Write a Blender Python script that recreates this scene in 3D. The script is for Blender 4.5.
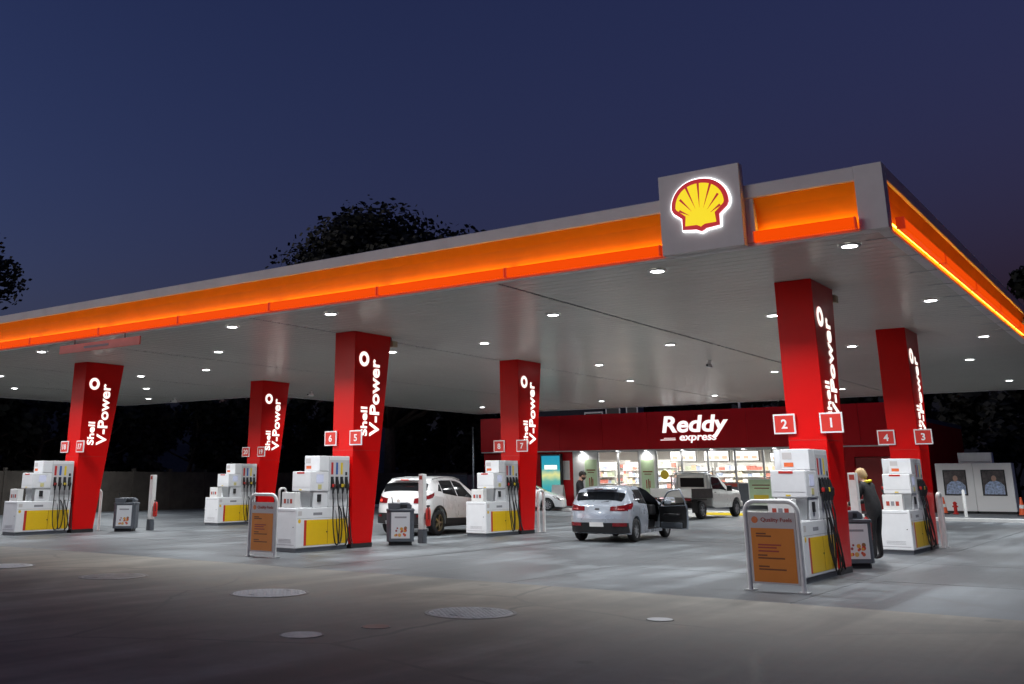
import bpy, bmesh, math, random
from mathutils import Vector, Matrix
R = math.radians
random.seed(7)
for o in list(bpy.data.objects): bpy.data.objects.remove(o)
scene = bpy.context.scene
COL = scene.collection

# ------------------------------------------------------------------ camera
cam_d = bpy.data.cameras.new('camera'); cam = bpy.data.objects.new('camera', cam_d); COL.objects.link(cam)
cam.location = (0, 0, 1.63)
cam.rotation_euler = (math.pi/2 + 0.2659, 0, 0.6417)
cam_d.sensor_width = 36; cam_d.lens = 980.3/1024*36
cam_d.shift_x = 76.63/1024; cam_d.shift_y = -130.63/1024
cam_d.clip_end = 2000; cam_d.clip_start = .1
scene.camera = cam
# ------------------------------------------------------------------ sky and twilight
world = bpy.data.worlds.new('World'); scene.world = world; world.use_nodes = True
wn = world.node_tree.nodes; wl = world.node_tree.links
bg = wn['Background']
sky = wn.new('ShaderNodeTexSky'); sky.sky_type = 'NISHITA'; sky.sun_disc = False
sky.sun_elevation = R(-3.0); sky.sun_rotation = R(222); sky.ozone_density = 2.95
wl.new(sky.outputs[0], bg.inputs[0]); bg.inputs[1].default_value = 0.115
sd = bpy.data.lights.new('sun', 'SUN'); sd.energy = 0.074; sd.angle = R(40); sd.color = (1, .89, .82)
so = bpy.data.objects.new('sun', sd); COL.objects.link(so); so.rotation_euler = (R(86), 0, R(-40))
scene.view_settings.view_transform = 'Standard'; scene.view_settings.look = 'None'
scene.view_settings.exposure = 3.6
K = 1/12.13                       # lamp strengths below are written for exposure 0; scene.view_settings.gamma = 1
scene.render.engine = 'CYCLES'
scene.cycles.use_denoising = True; scene.cycles.max_bounces = 8; scene.cycles.sample_clamp_indirect = 6*K

# ------------------------------------------------------------------ helpers
MATS = {}
def mat(name, col=(.5,.5,.5), rough=.5, metal=0, emit=None, es=0, var=0, vscale=3, bump=0, bscale=60, coat=0, spec=.5, trans=0, alpha=1, stretch=None):
    if name in MATS: return MATS[name]
    m = bpy.data.materials.new(name); m.use_nodes = True
    nt = m.node_tree; b = nt.nodes['Principled BSDF']
    b.inputs['Base Color'].default_value = (*col, 1); b.inputs['Roughness'].default_value = rough
    b.inputs['Metallic'].default_value = metal; b.inputs['Coat Weight'].default_value = coat
    b.inputs['Specular IOR Level'].default_value = spec; b.inputs['Transmission Weight'].default_value = trans
    b.inputs['Alpha'].default_value = alpha
    if emit: b.inputs['Emission Color'].default_value = (*emit, 1); b.inputs['Emission Strength'].default_value = es*K
    if var or bump:
        tc = nt.nodes.new('ShaderNodeTexCoord'); src = tc.outputs['Object']
        if stretch:
            mp = nt.nodes.new('ShaderNodeMapping'); mp.inputs['Scale'].default_value = stretch
            nt.links.new(src, mp.inputs[0]); src = mp.outputs[0]
    if var:
        n = nt.nodes.new('ShaderNodeTexNoise'); n.inputs['Scale'].default_value = vscale; n.inputs['Detail'].default_value = 6; n.inputs['Roughness'].default_value = .65
        nt.links.new(src, n.inputs['Vector'])
        rp = nt.nodes.new('ShaderNodeMapRange'); rp.inputs[1].default_value = .3; rp.inputs[2].default_value = .7; rp.inputs[3].default_value = 1-var; rp.inputs[4].default_value = 1+var*.6
        nt.links.new(n.outputs[0], rp.inputs[0])
        mx = nt.nodes.new('ShaderNodeVectorMath'); mx.operation = 'SCALE'; mx.inputs[0].default_value = col
        nt.links.new(rp.outputs[0], mx.inputs['Scale']); nt.links.new(mx.outputs[0], b.inputs['Base Color'])
        r2 = nt.nodes.new('ShaderNodeMapRange'); r2.inputs[3].default_value = min(1, rough*1.2); r2.inputs[4].default_value = rough*.8
        nt.links.new(n.outputs[0], r2.inputs[0]); nt.links.new(r2.outputs[0], b.inputs['Roughness'])
    if bump:
        n2 = nt.nodes.new('ShaderNodeTexNoise'); n2.inputs['Scale'].default_value = bscale; n2.inputs['Detail'].default_value = 5
        nt.links.new(src, n2.inputs['Vector'])
        bp = nt.nodes.new('ShaderNodeBump'); bp.inputs['Strength'].default_value = bump; bp.inputs['Distance'].default_value = .02
        nt.links.new(n2.outputs[0], bp.inputs['Height']); nt.links.new(bp.outputs[0], b.inputs['Normal'])
    MATS[name] = m
    return m

class MB:
    def __init__(s): s.v = []; s.f = []
    def add(s, vs, fs):
        k = len(s.v); s.v += [tuple(p) for p in vs]; s.f += [tuple(i+k for i in f) for f in fs]; return s
    def box(s, x0, x1, y0, y1, z0, z1, top=None):
        vs = [(x0,y0,z0),(x1,y0,z0),(x1,y1,z0),(x0,y1,z0),(x0,y0,z1),(x1,y0,z1),(x1,y1,z1),(x0,y1,z1)]
        if top:
            a, b, c, d = top; vs[4:] = [(a,c,z1),(b,c,z1),(b,d,z1),(a,d,z1)]
        return s.add(vs, [(3,2,1,0),(4,5,6,7),(0,1,5,4),(1,2,6,5),(2,3,7,6),(3,0,4,7)])
    def prism(s, poly, a, b, ax='y'):
        n = len(poly)
        def P(u, w, t): return {'y': (u,t,w), 'x': (t,u,w), 'z': (u,w,t)}[ax]
        vs = [P(u,w,a) for u,w in poly]+[P(u,w,b) for u,w in poly]
        fs = [tuple(range(n)), tuple(range(2*n-1,n-1,-1))]+[(i+n, (i+1)%n+n, (i+1)%n, i) for i in range(n)]
        return s.add(vs, fs)
    def tube(s, path, r, n=8, cap=True):
        path = [Vector(p) for p in path]; rs = r if isinstance(r, (list,tuple)) else [r]*len(path)
        rings = []; up = Vector((.31,.17,.93))
        for i, p in enumerate(path):
            t = (path[min(i+1,len(path)-1)]-path[max(i-1,0)])
            if t.length < 1e-9: t = Vector((0,0,1))
            t.normalize()
            a = t.cross(up)
            if a.length < .05: a = t.cross(Vector((1,0,0)))
            a.normalize(); b = t.cross(a)
            up = -b
            rings.append([p+(a*math.cos(2*math.pi*k/n)+b*math.sin(2*math.pi*k/n))*rs[i] for k in range(n)])
        vs = [q for rg in rings for q in rg]; fs = []
        for i in range(len(path)-1):
            for k in range(n):
                fs.append((i*n+k, i*n+(k+1)%n, (i+1)*n+(k+1)%n, (i+1)*n+k))
        if cap: fs += [tuple(range(n-1,-1,-1)), tuple((len(path)-1)*n+k for k in range(n))]
        return s.add(vs, fs)
    def lathe(s, prof, c=(0,0,0), ax='z', n=24, cap=True):
        vs = []; fs = []
        for r, h in prof:
            for k in range(n):
                a = 2*math.pi*k/n; u, w = r*math.cos(a), r*math.sin(a)
                p = {'z': (u,w,h), 'y': (u,h,w), 'x': (h,u,w)}[ax]
                vs.append((p[0]+c[0], p[1]+c[1], p[2]+c[2]))
        for i in range(len(prof)-1):
            for k in range(n): fs.append((i*n+k, i*n+(k+1)%n, (i+1)*n+(k+1)%n, (i+1)*n+k))
        if cap:
            if prof[0][0] > 1e-6: fs.append(tuple(range(n-1,-1,-1)))
            if prof[-1][0] > 1e-6: fs.append(tuple((len(prof)-1)*n+k for k in range(n)))
        return s.add(vs, fs)
    def grid(s, rows, closed=False):
        m = len(rows[0]); vs = [p for r in rows for p in r]; fs = []
        for i in range(len(rows)-1):
            for k in range(m if closed else m-1):
                fs.append((i*m+k, i*m+(k+1)%m, (i+1)*m+(k+1)%m, (i+1)*m+k))
        return s.add(vs, fs)
    def xf(s, M):
        s.v = [tuple(M @ Vector(p)) for p in s.v]; return s
    def mesh(s, name='m', smooth=None, fix=True):
        me = bpy.data.meshes.new(name); me.from_pydata(s.v, [], s.f)
        if fix:
            bm = bmesh.new(); bm.from_mesh(me); bmesh.ops.recalc_face_normals(bm, faces=bm.faces); bm.to_mesh(me); bm.free()
        if smooth: 
            me.polygons.foreach_set('use_smooth', [True]*len(me.polygons))
            if smooth is not True: me.set_sharp_from_angle(angle=R(smooth))
        me.update(); return me
def link(name, data, m=None, parent=None, loc=None):
    o = bpy.data.objects.new(name, data); COL.objects.link(o)
    if m is not None and data is not None:
        data.materials.clear(); data.materials.append(m)
    if parent is not None: o.parent = parent
    if loc: o.location = loc
    return o
def part(name, mb, m, parent=None, smooth=None, bevel=0, seg=2, fix=True):
    me = mb.mesh(name, smooth, fix); o = link(name, me, m, parent)
    if bevel:
        b = o.modifiers.new('bevel', 'BEVEL'); b.width = bevel; b.segments = seg; b.limit_method = 'ANGLE'; b.angle_limit = R(40)
    return o
def tag(o, label, cat, group=None):
    o['label'] = label; o['category'] = cat
    if group: o['group'] = group
    return o
def thing(name, label, cat, loc=(0,0,0), rz=0, group=None):
    o = bpy.data.objects.new(name, None); COL.objects.link(o); o.empty_display_size = .2
    o.location = loc; o.rotation_euler = (0,0,rz)
    return tag(o, label, cat, group)
def struct(o): o['kind'] = 'structure'; return o
def stuff(o): o['kind'] = 'stuff'; return o
def dup(root, loc, rz, label, group=None, skip=()):
    def cp(o, par):
        c = o.copy(); COL.objects.link(c)
        if par is not None: c.parent = par
        for ch in [q for q in o.children if q not in skip]: cp(ch, c)
        return c
    r = cp(root, None); r.location = loc; r.rotation_euler = (0,0,rz); r['label'] = label
    if group: r['group'] = group
    return r
TXT = {}
def text_mesh(s, size=1, bold=0.0, shear=0, depth=.004, align='LEFT', space=1.0):
    """flat extruded lettering in local u (x) / v (y), extruded along +z"""
    cu = bpy.data.curves.new('t', 'FONT'); cu.body = s; cu.size = size; cu.offset = bold; cu.shear = shear; cu.extrude = depth/2
    cu.align_x = align; cu.resolution_u = 4; cu.space_character = space
    ob = bpy.data.objects.new('t', cu); COL.objects.link(ob)
    dg = bpy.context.evaluated_depsgraph_get(); dg.update()
    me = bpy.data.meshes.new_from_object(ob.evaluated_get(dg))
    bpy.data.objects.remove(ob); bpy.data.curves.remove(cu)
    return me
def text_part(name, s, m, parent, fit, frame, bold=0, shear=0, depth=.006, space=1.0):
    """lettering scaled to a box: fit=(u0,u1,v0,v1); frame = (origin, uvec, vvec)"""
    me = text_mesh(s, 1, bold, shear, 0.02, 'LEFT', space)
    xs = [v.co.x for v in me.vertices]; ys = [v.co.y for v in me.vertices]
    x0, x1, y0, y1 = min(xs), max(xs), min(ys), max(ys); u0, u1, v0, v1 = fit
    O, U, V = [Vector(q) for q in frame]; N = U.cross(V)
    if u1 is None: hw = (x1-x0)/(y1-y0)*(v1-v0)/2; u0, u1 = u0-hw, u0+hw
    for v in me.vertices:
        a = u0+(v.co.x-x0)/(x1-x0)*(u1-u0); b = v0+(v.co.y-y0)/(y1-y0)*(v1-v0); c = v.co.z/0.01*depth/2
        v.co = O+U*a+V*b+N*c
    return link(name, me, m, parent)

# ------------------------------------------------------------------ materials
def ground_mat(name, base, dark, scale, stain, rough, crack=.9):
    m = bpy.data.materials.new(name); m.use_nodes = True; nt = m.node_tree; N = nt.nodes; L = nt.links; b = N['Principled BSDF']
    tc = N.new('ShaderNodeNewGeometry'); pos = tc.outputs['Position']
    n1 = N.new('ShaderNodeTexNoise'); n1.inputs['Scale'].default_value = scale; n1.inputs['Detail'].default_value = 8; n1.inputs['Roughness'].default_value = .7; L.new(pos, n1.inputs[0])
    n2 = N.new('ShaderNodeTexNoise'); n2.inputs['Scale'].default_value = .35; n2.inputs['Detail'].default_value = 5; n2.inputs['Distortion'].default_value = .8; L.new(pos, n2.inputs[0])
    mp = N.new('ShaderNodeMapping'); mp.inputs['Scale'].default_value = (1.1, .16, 1); L.new(pos, mp.inputs[0])
    n3 = N.new('ShaderNodeTexNoise'); n3.inputs['Scale'].default_value = 1.3; n3.inputs['Detail'].default_value = 5; L.new(mp.outputs[0], n3.inputs[0])
    n4 = N.new('ShaderNodeTexNoise'); n4.inputs['Scale'].default_value = 90; n4.inputs['Detail'].default_value = 3; L.new(pos, n4.inputs[0])
    def ramp(src, a, c, lo, hi):
        r = N.new('ShaderNodeMapRange'); r.inputs[1].default_value = a; r.inputs[2].default_value = c; r.inputs[3].default_value = lo; r.inputs[4].default_value = hi; L.new(src, r.inputs[0]); return r.outputs[0]
    def mul(a, c):
        r = N.new('ShaderNodeMath'); r.operation = 'MULTIPLY'; L.new(a, r.inputs[0]); L.new(c, r.inputs[1]); return r.outputs[0]
    k = mul(ramp(n1.outputs[0], .3, .7, .86, 1.1), ramp(n2.outputs[0], .38, .62, 1-stain, 1.06))
    k = mul(k, ramp(n3.outputs[0], .35, .65, 1-stain*.8, 1.05)); k = mul(k, ramp(n4.outputs[0], .3, .7, .9, 1.08))
    # oil drips, tyre tracks along the lanes, hairline cracks
    vo = N.new('ShaderNodeTexVoronoi'); vo.inputs['Scale'].default_value = .9; vo.inputs['Randomness'].default_value = 1; L.new(pos, vo.inputs['Vector'])
    nd = N.new('ShaderNodeMath'); nd.operation = 'MULTIPLY_ADD'; nd.inputs[1].default_value = .14; L.new(n1.outputs[0], nd.inputs[0]); L.new(vo.outputs['Distance'], nd.inputs[2])
    k = mul(k, ramp(nd.outputs[0], .10, .17, .55, 1.0))
    mp2 = N.new('ShaderNodeMapping'); mp2.inputs['Scale'].default_value = (1.9, .035, 1); L.new(pos, mp2.inputs[0])
    n5 = N.new('ShaderNodeTexNoise'); n5.inputs['Scale'].default_value = 1.0; n5.inputs['Detail'].default_value = 3; L.new(mp2.outputs[0], n5.inputs[0])
    k = mul(k, ramp(n5.outputs[0], .40, .56, 1-stain*.75, 1.04))
    ds = N.new('ShaderNodeVectorMath'); ds.operation = 'MULTIPLY_ADD'; ds.inputs[1].default_value = (.9,.9,0); L.new(n2.outputs['Color'], ds.inputs[0]); L.new(pos, ds.inputs[2])
    vc = N.new('ShaderNodeTexVoronoi'); vc.feature = 'DISTANCE_TO_EDGE'; vc.inputs['Scale'].default_value = .21; L.new(ds.outputs[0], vc.inputs['Vector'])
    k = mul(k, ramp(vc.outputs['Distance'], .003, .008, crack, 1.0))
    mx = N.new('ShaderNodeMix'); mx.data_type = 'RGBA'; mx.inputs[6].default_value = (*dark, 1); mx.inputs[7].default_value = (*base, 1)
    L.new(ramp(k, .55, 1.05, 0, 1), mx.inputs[0]); L.new(mx.outputs[2], b.inputs['Base Color'])
    L.new(ramp(k, .5, 1.1, rough-.16, rough+.08), b.inputs['Roughness'])
    bp = N.new('ShaderNodeBump'); bp.inputs['Strength'].default_value = .25; bp.inputs['Distance'].default_value = .01
    L.new(n4.outputs[0], bp.inputs['Height']); L.new(bp.outputs[0], b.inputs['Normal'])
    return m
M_slab = ground_mat('concrete_apron', (.178,.194,.205), (.066,.071,.077), 2.2, .40, .6, .8)
M_fore = ground_mat('worn_forecourt', (.285,.262,.222), (.11,.10,.085), 1.7, .26, .75, .5)
M_soil = mat('ground_soil', (.05,.045,.035), .95, var=.4)
M_joint = mat('joint_sealant', (.03,.03,.032), .8)
M_red = mat('red_cladding', (.64,.003,.003), .32, var=.06, vscale=1.5, spec=.2)
M_redw = mat('red_wall', (.52,.004,.010), .45, spec=.2, var=.1, vscale=1.2)
M_white = mat('white_enamel', (.76,.77,.78), .3, var=.06, vscale=4)
M_wpaint = mat('white_paint', (.74,.74,.72), .45, var=.1, vscale=5)
M_ceil = mat('ceiling_panel', (.58,.555,.50), .25, var=.07, vscale=.5, spec=.45)
M_cap = mat('fascia_cap', (.62,.60,.585), .5, var=.08, vscale=2)
M_orange = mat('fascia_orange', (.85,.25,.003), .5, spec=.1, var=.06, vscale=2)
M_tube = mat('tube_glow', (.25,.015,.001), .4, emit=(1,.078,.001), es=.85, spec=.02)
M_tubejoint = mat('tube_clip_added_glow', (.5,.04,.01), .5, emit=(1,.05,.003), es=.3)  # unlit clips given a dim red glow so their ends do not turn black
M_led = mat('led_strip', (1,.8,.5), .5, emit=(1,.55,.03), es=21)
M_grey = mat('grey_plastic', (.088,.10,.118), .5, var=.12)
M_dark = mat('dark_plastic', (.02,.02,.022), .45)
M_black = mat('black_rubber', (.013,.013,.014), .6)
M_steel = mat('steel', (.5,.5,.5), .35, metal=.9, var=.1)
M_galv = mat('galvanised_steel', (.42,.43,.44), .45, metal=.7, var=.12)
M_yellow = mat('yellow_panel', (.78,.50,.006), .35, var=.04)
M_stripe = mat('red_stripe', (.5,.02,.015), .35)
M_lblue = mat('label_blue', (.03,.10,.35), .4); M_lyel = mat('label_yellow', (.75,.55,.03), .4)
M_glow = mat('lit_letters', (.9,.9,.85), .4, emit=(1,.93,.84), es=1.15)
M_digit = mat('number_white', (.85,.85,.85), .4)
M_plate = mat('number_red', (.62,.03,.02), .4)
M_lamp = mat('lamp_diffuser', (.9,.9,.9), .4, emit=(.95,.97,1), es=30)
M_orsign = mat('orange_board', (.72,.22,.010), .5, var=.06)
M_signtop = mat('sign_grey_white', (.56,.53,.52), .5)
M_ink = mat('faint_print', (.20,.055,.01), .6); M_inkred = mat('red_print', (.40,.05,.03), .6); M_inkgrey = mat('grey_print', (.25,.25,.27), .6)
M_glass = mat('car_glass', (.008,.009,.011), .05, spec=.6)
M_tyre = mat('tyre', (.012,.012,.013), .75, var=.2); M_rim = mat('alloy_rim', (.5,.5,.52), .3, metal=.85)
M_chrome = mat('chrome', (.7,.7,.7), .15, metal=1)
M_tail = mat('tail_lamp', (.17,.004,.008), .12, coat=.6)
M_taillit = mat('tail_lamp_lit', (.5,.02,.02), .2, emit=(1,.12,.08), es=.9)
M_number = mat('licence_plate', (.72,.72,.7), .4)

# ------------------------------------------------------------------ layout numbers (metres)
H = 5.268                       # canopy soffit
YF, YB = 18.77, 26.52           # fronts of the two rows of columns
XC = [-5.204, -16.566, -28.076] # right faces of the columns, three islands
YC, XR = 15.46, -3.14           # canopy front and right edge
XL, YM = -43.8, 31.7            # left edge, back edge of the main roof
XL2, YR = -33.0, 48.4           # the deeper roof in front of the shop
W = .69

# ------------------------------------------------------------------ ground
struct(part('ground', MB().add([(-400,-60,-.05),(300,-60,-.05),(300,500,-.05),(-400,500,-.05)], [(0,1,2,3)]), M_soil, fix=False))
fore = struct(part('forecourt', MB().box(-60,30,-20,14.2,-.04,0), M_fore, fix=False))
base = struct(part('apron_bed', MB().box(-60,30,14.2,60,-.045,-.018), M_joint, fix=False))
apron = bpy.data.objects.new('apron', None); COL.objects.link(apron); struct(apron)
gap = .013
ys = [14.2, 18.1, 22.2, 26.3, 30.4, 34.5, 38.6, 42.7, 46.8]
xs = [-60+i*5.685 for i in range(16)]
xs = [-45.5-14, -45.5-9, -45.5-4.5]+[-45.5+i*4.54 for i in range(13)]+[15, 22, 30]
slab_cache = {}
for i in range(len(xs)-1):
    for j in range(len(ys)-1):
        w_, d_ = round(xs[i+1]-xs[i],3), round(ys[j+1]-ys[j],3)
        if (w_,d_) not in slab_cache:
            slab_cache[(w_,d_)] = MB().box(gap/2, w_-gap/2, gap/2, d_-gap/2, -.05, 0).mesh('slab')
        o = link('concrete_slab', slab_cache[(w_,d_)], M_slab, apron, (xs[i], ys[j], random.uniform(-.002,.002)))
kerb = struct(part('kerb', MB().box(-40,-9.9,46.84,47.0,-.05,.13).box(-9.7,30,44.6,44.8,-.05,.13), M_wpaint, bevel=.015))
path = struct(part('footpath', MB().box(-40,-9.9,47.0,51.2,-.05,.126).box(-9.7,30,44.8,60,-.05,.126).box(-9.9,-9.7,47.0,51.2,-.05,.124), M_slab))
kerb2 = struct(part('rear_apron', MB().box(-60,-40,46.82,60,-.05,-.002).box(-9.9,30,46.82,46.83,-.05,-.004), M_fore))

# ------------------------------------------------------------------ canopy
canopy = thing('canopy', 'wide flat filling station canopy with glowing orange edge band', 'canopy', (0,0,0))
def ribbed(x0, x1, y0, y1, z):
    m = MB(); n = int((y1-y0)/.30); d = (y1-y0)/n; rows = []
    for i in range(n):
        a = y0+i*d
        rows += [[(x0,a,z+.018),(x1,a,z+.018)], [(x0,a+.012,z+.018),(x1,a+.012,z+.018)], [(x0,a+.022,z),(x1,a+.022,z)]]
        for q in (.08,.16,.24):   # shallow rolled flutes in each sheet
            rows += [[(x0,a+q*d/.3,z),(x1,a+q*d/.3,z)], [(x0,a+(q+.012)*d/.3,z+.007),(x1,a+(q+.012)*d/.3,z+.007)], [(x0,a+(q+.024)*d/.3,z),(x1,a+(q+.024)*d/.3,z)]]
        rows += [[(x0,a+d-.01,z),(x1,a+d-.01,z)]]
    rows.append([(x0,y1,z+.018),(x1,y1,z+.018)])
    return m.grid(rows)
SE = [XR-.10, -10.22, -17.22, -24.4, -31.5, -38.0, XL+.1]
for i in range(6):
    a, b = SE[i+1]+.03, SE[i]-.03
    part('soffit_panel', ribbed(a, b, YC+.10, YM-.1, H), M_ceil, canopy, fix=False)
SE2 = [XR-.10, -10.22, -17.22, -24.4, XL2+.1]
for i in range(4):
    part('soffit_panel', ribbed(SE2[i+1]+.03, SE2[i]-.03, YM-.08, YR-.1, H), M_ceil, canopy, fix=False)
dm = MB()
for x in SE[1:-1]: dm.box(x-.03, x+.03, YC+.1, YM-.1, H+.02, H+.1)
for x in SE2[1:-1]: dm.box(x-.03, x+.03, YM-.08, YR-.1, H+.02, H+.1)
part('soffit_joint', dm, M_joint, canopy)
part('roof_deck', MB().box(XL+.1, XR-.1, YC+.1, YM-.05, 5.9, 6.05).box(XL2+.1, XR-.1, YM-.05, YR-.05, 5.7, 5.85), M_grey, canopy)
# edge band: white cap, concave orange panel, soffit lip
PAN = [(.0,5.305),(-.045,5.38),(-.07,5.47),(-.075,5.57),(-.065,5.70),(-.03,5.86),(.035,6.035)]
def band(name, prof, a, b, side, m, closed=False):
    """profile (outward d, z) swept from a to b along the front (side 'f') or the right edge ('r')"""
    def P(d, z, t): return (t, YC-d, z) if side == 'f' else (XR+d, t, z)
    rows = [[P(d,z,a), P(d,z,b)] for d, z in prof]
    if closed: rows.append(rows[0])
    mb = MB().grid(rows)
    if closed:
        n = len(prof); mb.f.append(tuple(2*i for i in range(n))); mb.f.append(tuple(2*i+1 for i in range(n)))
    return part(name, mb, m, canopy)
XS0, XS1 = -6.60, -5.19        # emblem sign on the band
XE = -3.47                     # start of the white corner end
band('fascia_panel', PAN, XL, XS0, 'f', M_orange); band('fascia_panel', PAN, XS1+.14, XE, 'f', M_orange)
band('fascia_panel', PAN, YC+.17, YM, 'r', M_orange)
CAP = [(.035,6.036),(.075,6.036),(.085,6.05),(.085,6.255),(.07,6.27),(-.1,6.27),(-.1,6.22),(-.06,6.036)]
band('fascia_cap', CAP, XL, XS0+.002, 'f', M_cap, True); band('fascia_cap', CAP, XS1-.002, XE, 'f', M_cap, True)
band('fascia_cap', CAP, YC+.171, YM, 'r', M_cap, True)
LIP = [(.0,5.303),(.055,5.29),(.055,5.243),(-.12,5.243),(-.12,5.262),(-.02,5.29)]
band('soffit_lip', LIP, XL, XE, 'f', M_cap, True); band('soffit_lip', LIP, YC+.171, YM, 'r', M_cap, True)
part('corner_end', MB().box(XE+.001, XR+.085, YC-.085, YC+.17, 5.243, 6.27), M_cap, canopy, bevel=.006)
part('band_filler', MB().box(XS1, XS1+.139, YC-.06, YC+.1, 5.30, 6.035), M_cap, canopy, bevel=.006)
part('rear_fascia', MB().box(XL, XL2, YM, YM+.1, 5.25, 6.1).box(XL2-.1, XL2, YM+.1, YR, 5.25, 5.95).box(XL2-.1, XR, YR, YR+.1, 5.25, 5.95).box(XL-.1, XL, YC, YM+.1, 5.25, 6.2).box(XR-.1, XR, YM, YR, 5.25, 5.95), M_cap, canopy)
# glowing tubes, 3.16 m each, with the LED strip that lights the panel behind them
def tubeseg(a, b, side):
    def bx(d0, d1, z0, z1, a=a, b=b):
        return MB().box(a, b, YC-d1, YC-d0, z0, z1) if side == 'f' else MB().box(XR+d0, XR+d1, a, b, z0, z1)
    t = part('light_tube', bx(.13,.25,5.262,5.44), M_tube, canopy, bevel=.02)
    part('led_strip', bx(-.03,-.01,5.452,5.467, a+.03, b-.03), M_led, t)
    n = 5
    for k in range(2):
        q = a if k == 0 else b
        part('clip', bx(.128,.253,5.259,5.444, q-.008, q+.008), M_tubejoint, t)
    return t
JX = [-6.62, -9.74, -12.87, -16.03, -19.18, -22.38, -25.58, -28.75, -31.9, -35.05, -38.2, -41.35, -43.7]
for i in range(len(JX)-1): tubeseg(JX[i+1]+.022, JX[i]-.022, 'f')
tubeseg(-5.03, -3.49, 'f')
for i in range(5): tubeseg(YC+.22+i*3.16, YC+.22+(i+1)*3.16-.044, 'r')
# brackets under the right edge
for i in range(9):
    y = YC+.6+i*1.55
    part('edge_bracket', MB().box(XR-.42, XR+.03, y, y+.02, 5.232, 5.242), M_galv, canopy)

# emblem sign on the band
sg = thing('emblem_sign', 'square panel with backlit yellow scallop emblem on the canopy edge', 'sign', ((XS0+XS1)/2, YC-.16, 5.25))
part('sign_panel', MB().box(-.705,.705,-.06,.12,0,1.385), M_cap, sg, bevel=.008)
def pecten(k=1.0, dy=0, g=0):
    half = [(0,-.475),(.05,-.455),(.09,-.43),(.345,-.405),(.345,-.20),(.50,-.075),(.535,.0)]
    arc = []
    for i in range(1, 15):
        t = i/15*math.pi/2; arc.append((.535*math.cos(t)**.92, .02+.48*math.sin(t)))
    p = half+arc+[(0,.50)]
    p = p+[(-x,z) for x,z in reversed(p[1:-1])]
    out = []
    n = len(p)
    for i in range(n):   # offset by g along the outward normal
        a, b = Vector((*p[i-1],0)), Vector((*p[(i+1)%n],0)); t = (b-a).normalized()
        out.append((p[i][0]*k+t.y*g, p[i][1]*k-t.x*g+dy))
    return out
OY, OZ = -.06, .765
M_halo = mat('halo_light', (1,1,1), .5, emit=(.92,.95,1), es=2.2)
M_pred = mat('emblem_red', (.55,.01,.02), .35, emit=(.55,.006,.012), es=.55)
M_pyel = mat('emblem_yellow', (.9,.75,.0), .35, emit=(1,.76,.0), es=.75)
def off(poly): return [(x*.92+.03, z*.92+OZ-.02) for x, z in poly]
part('halo', MB().prism(off(pecten(1,0,.032)), OY-.035, OY-.012), M_halo, sg)
part('emblem_red', MB().prism(off(pecten()), OY-.075, OY-.036), M_pred, sg)
ye = part('emblem_yellow', MB().prism(off(pecten(1,0,-.082)), OY-.083, OY-.0755), M_pyel, sg)
for i in range(7):
    a = R(90+(i-3)*19.5); c, s = math.cos(a), math.sin(a)
    b0 = (c*.06, -.30+s*.10); L_ = .44 if i in (0,6) else (.56 if i in (1,5) else .70)
    e = (c*L_*1.02, -.28+s*L_*1.02); nx, nz = -s, c
    part('rib', MB().prism(off([(b0[0]+c*.16, b0[1]+s*.16), (e[0]+nx*.022, e[1]+nz*.022), (e[0]-nx*.022, e[1]-nz*.022)]), OY-.088, OY-.0835), M_pred, ye)

# downlights
XN = {-3.87:'right of the rightmost island', -7.2:'left of the rightmost island', -11.2:'midway between rightmost and middle islands',
      -15.2:'right of the middle island', -18.5:'left of the middle island', -22.6:'midway between middle and left islands',
      -26.8:'right of the left island', -30.4:'left of the left island', -34.5:'well left of the left island', -38.8:'near the far left end', -42.0:'at the far left end'}
ROW = {16.35:'front row', 19.5:'second row', 22.62:'third row', 26.0:'fourth row', 29.4:'fifth row'}
LP = []
for y in (16.35, 22.62, 29.4):
    for x in (-3.87,-7.2,-15.2,-18.5,-26.8,-30.4,-38.8,-42.0): LP.append((x, y, XN[x], ROW[y]))
for y in (19.5, 26.0):
    for x in (-11.2,-22.6,-34.5): LP.append((x, y, XN[x], ROW[y]))
X2N = {-5.1:'rightmost', -11.25:'second from the right', -16.8:'third from the right', -22.5:'fourth from the right', -29.5:'leftmost'}
for y, rn in ((35.0,'sixth row'), (43.6,'last row before the shop')):
    for x in X2N: LP.append((x, y, X2N[x], rn))
dl_ring = MB().lathe([(.12,-.03),(.165,-.03),(.175,-.015),(.175,.0)], n=20, cap=False).mesh('ring', 30)
dl_face = MB().lathe([(.0,-.034),(.06,-.034),(.118,-.026)], n=20, cap=False).mesh('face', True)
ld = bpy.data.lights.new('downlight', 'AREA'); ld.shape = 'DISK'; ld.size = .24; ld.energy = 150*K; ld.color = (.93,.97,1.0); ld.spread = R(138)
ld2 = ld.copy(); ld2.energy = ld.energy*1.9
for x, y, xn, rn in LP:
    t = thing('canopy_downlight', f'lit round canopy downlight in the {rn}, {xn}', 'downlight', (x, y, H), 0, 'round downlights in the canopy soffit')
    link('trim_ring', dl_ring, M_wpaint, t); link('diffuser', dl_face, M_lamp, t)
    lo = bpy.data.objects.new('lamp', ld2 if y > 40 else ld); COL.objects.link(lo); lo.parent = t; lo.location = (0,0,-.045)

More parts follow.
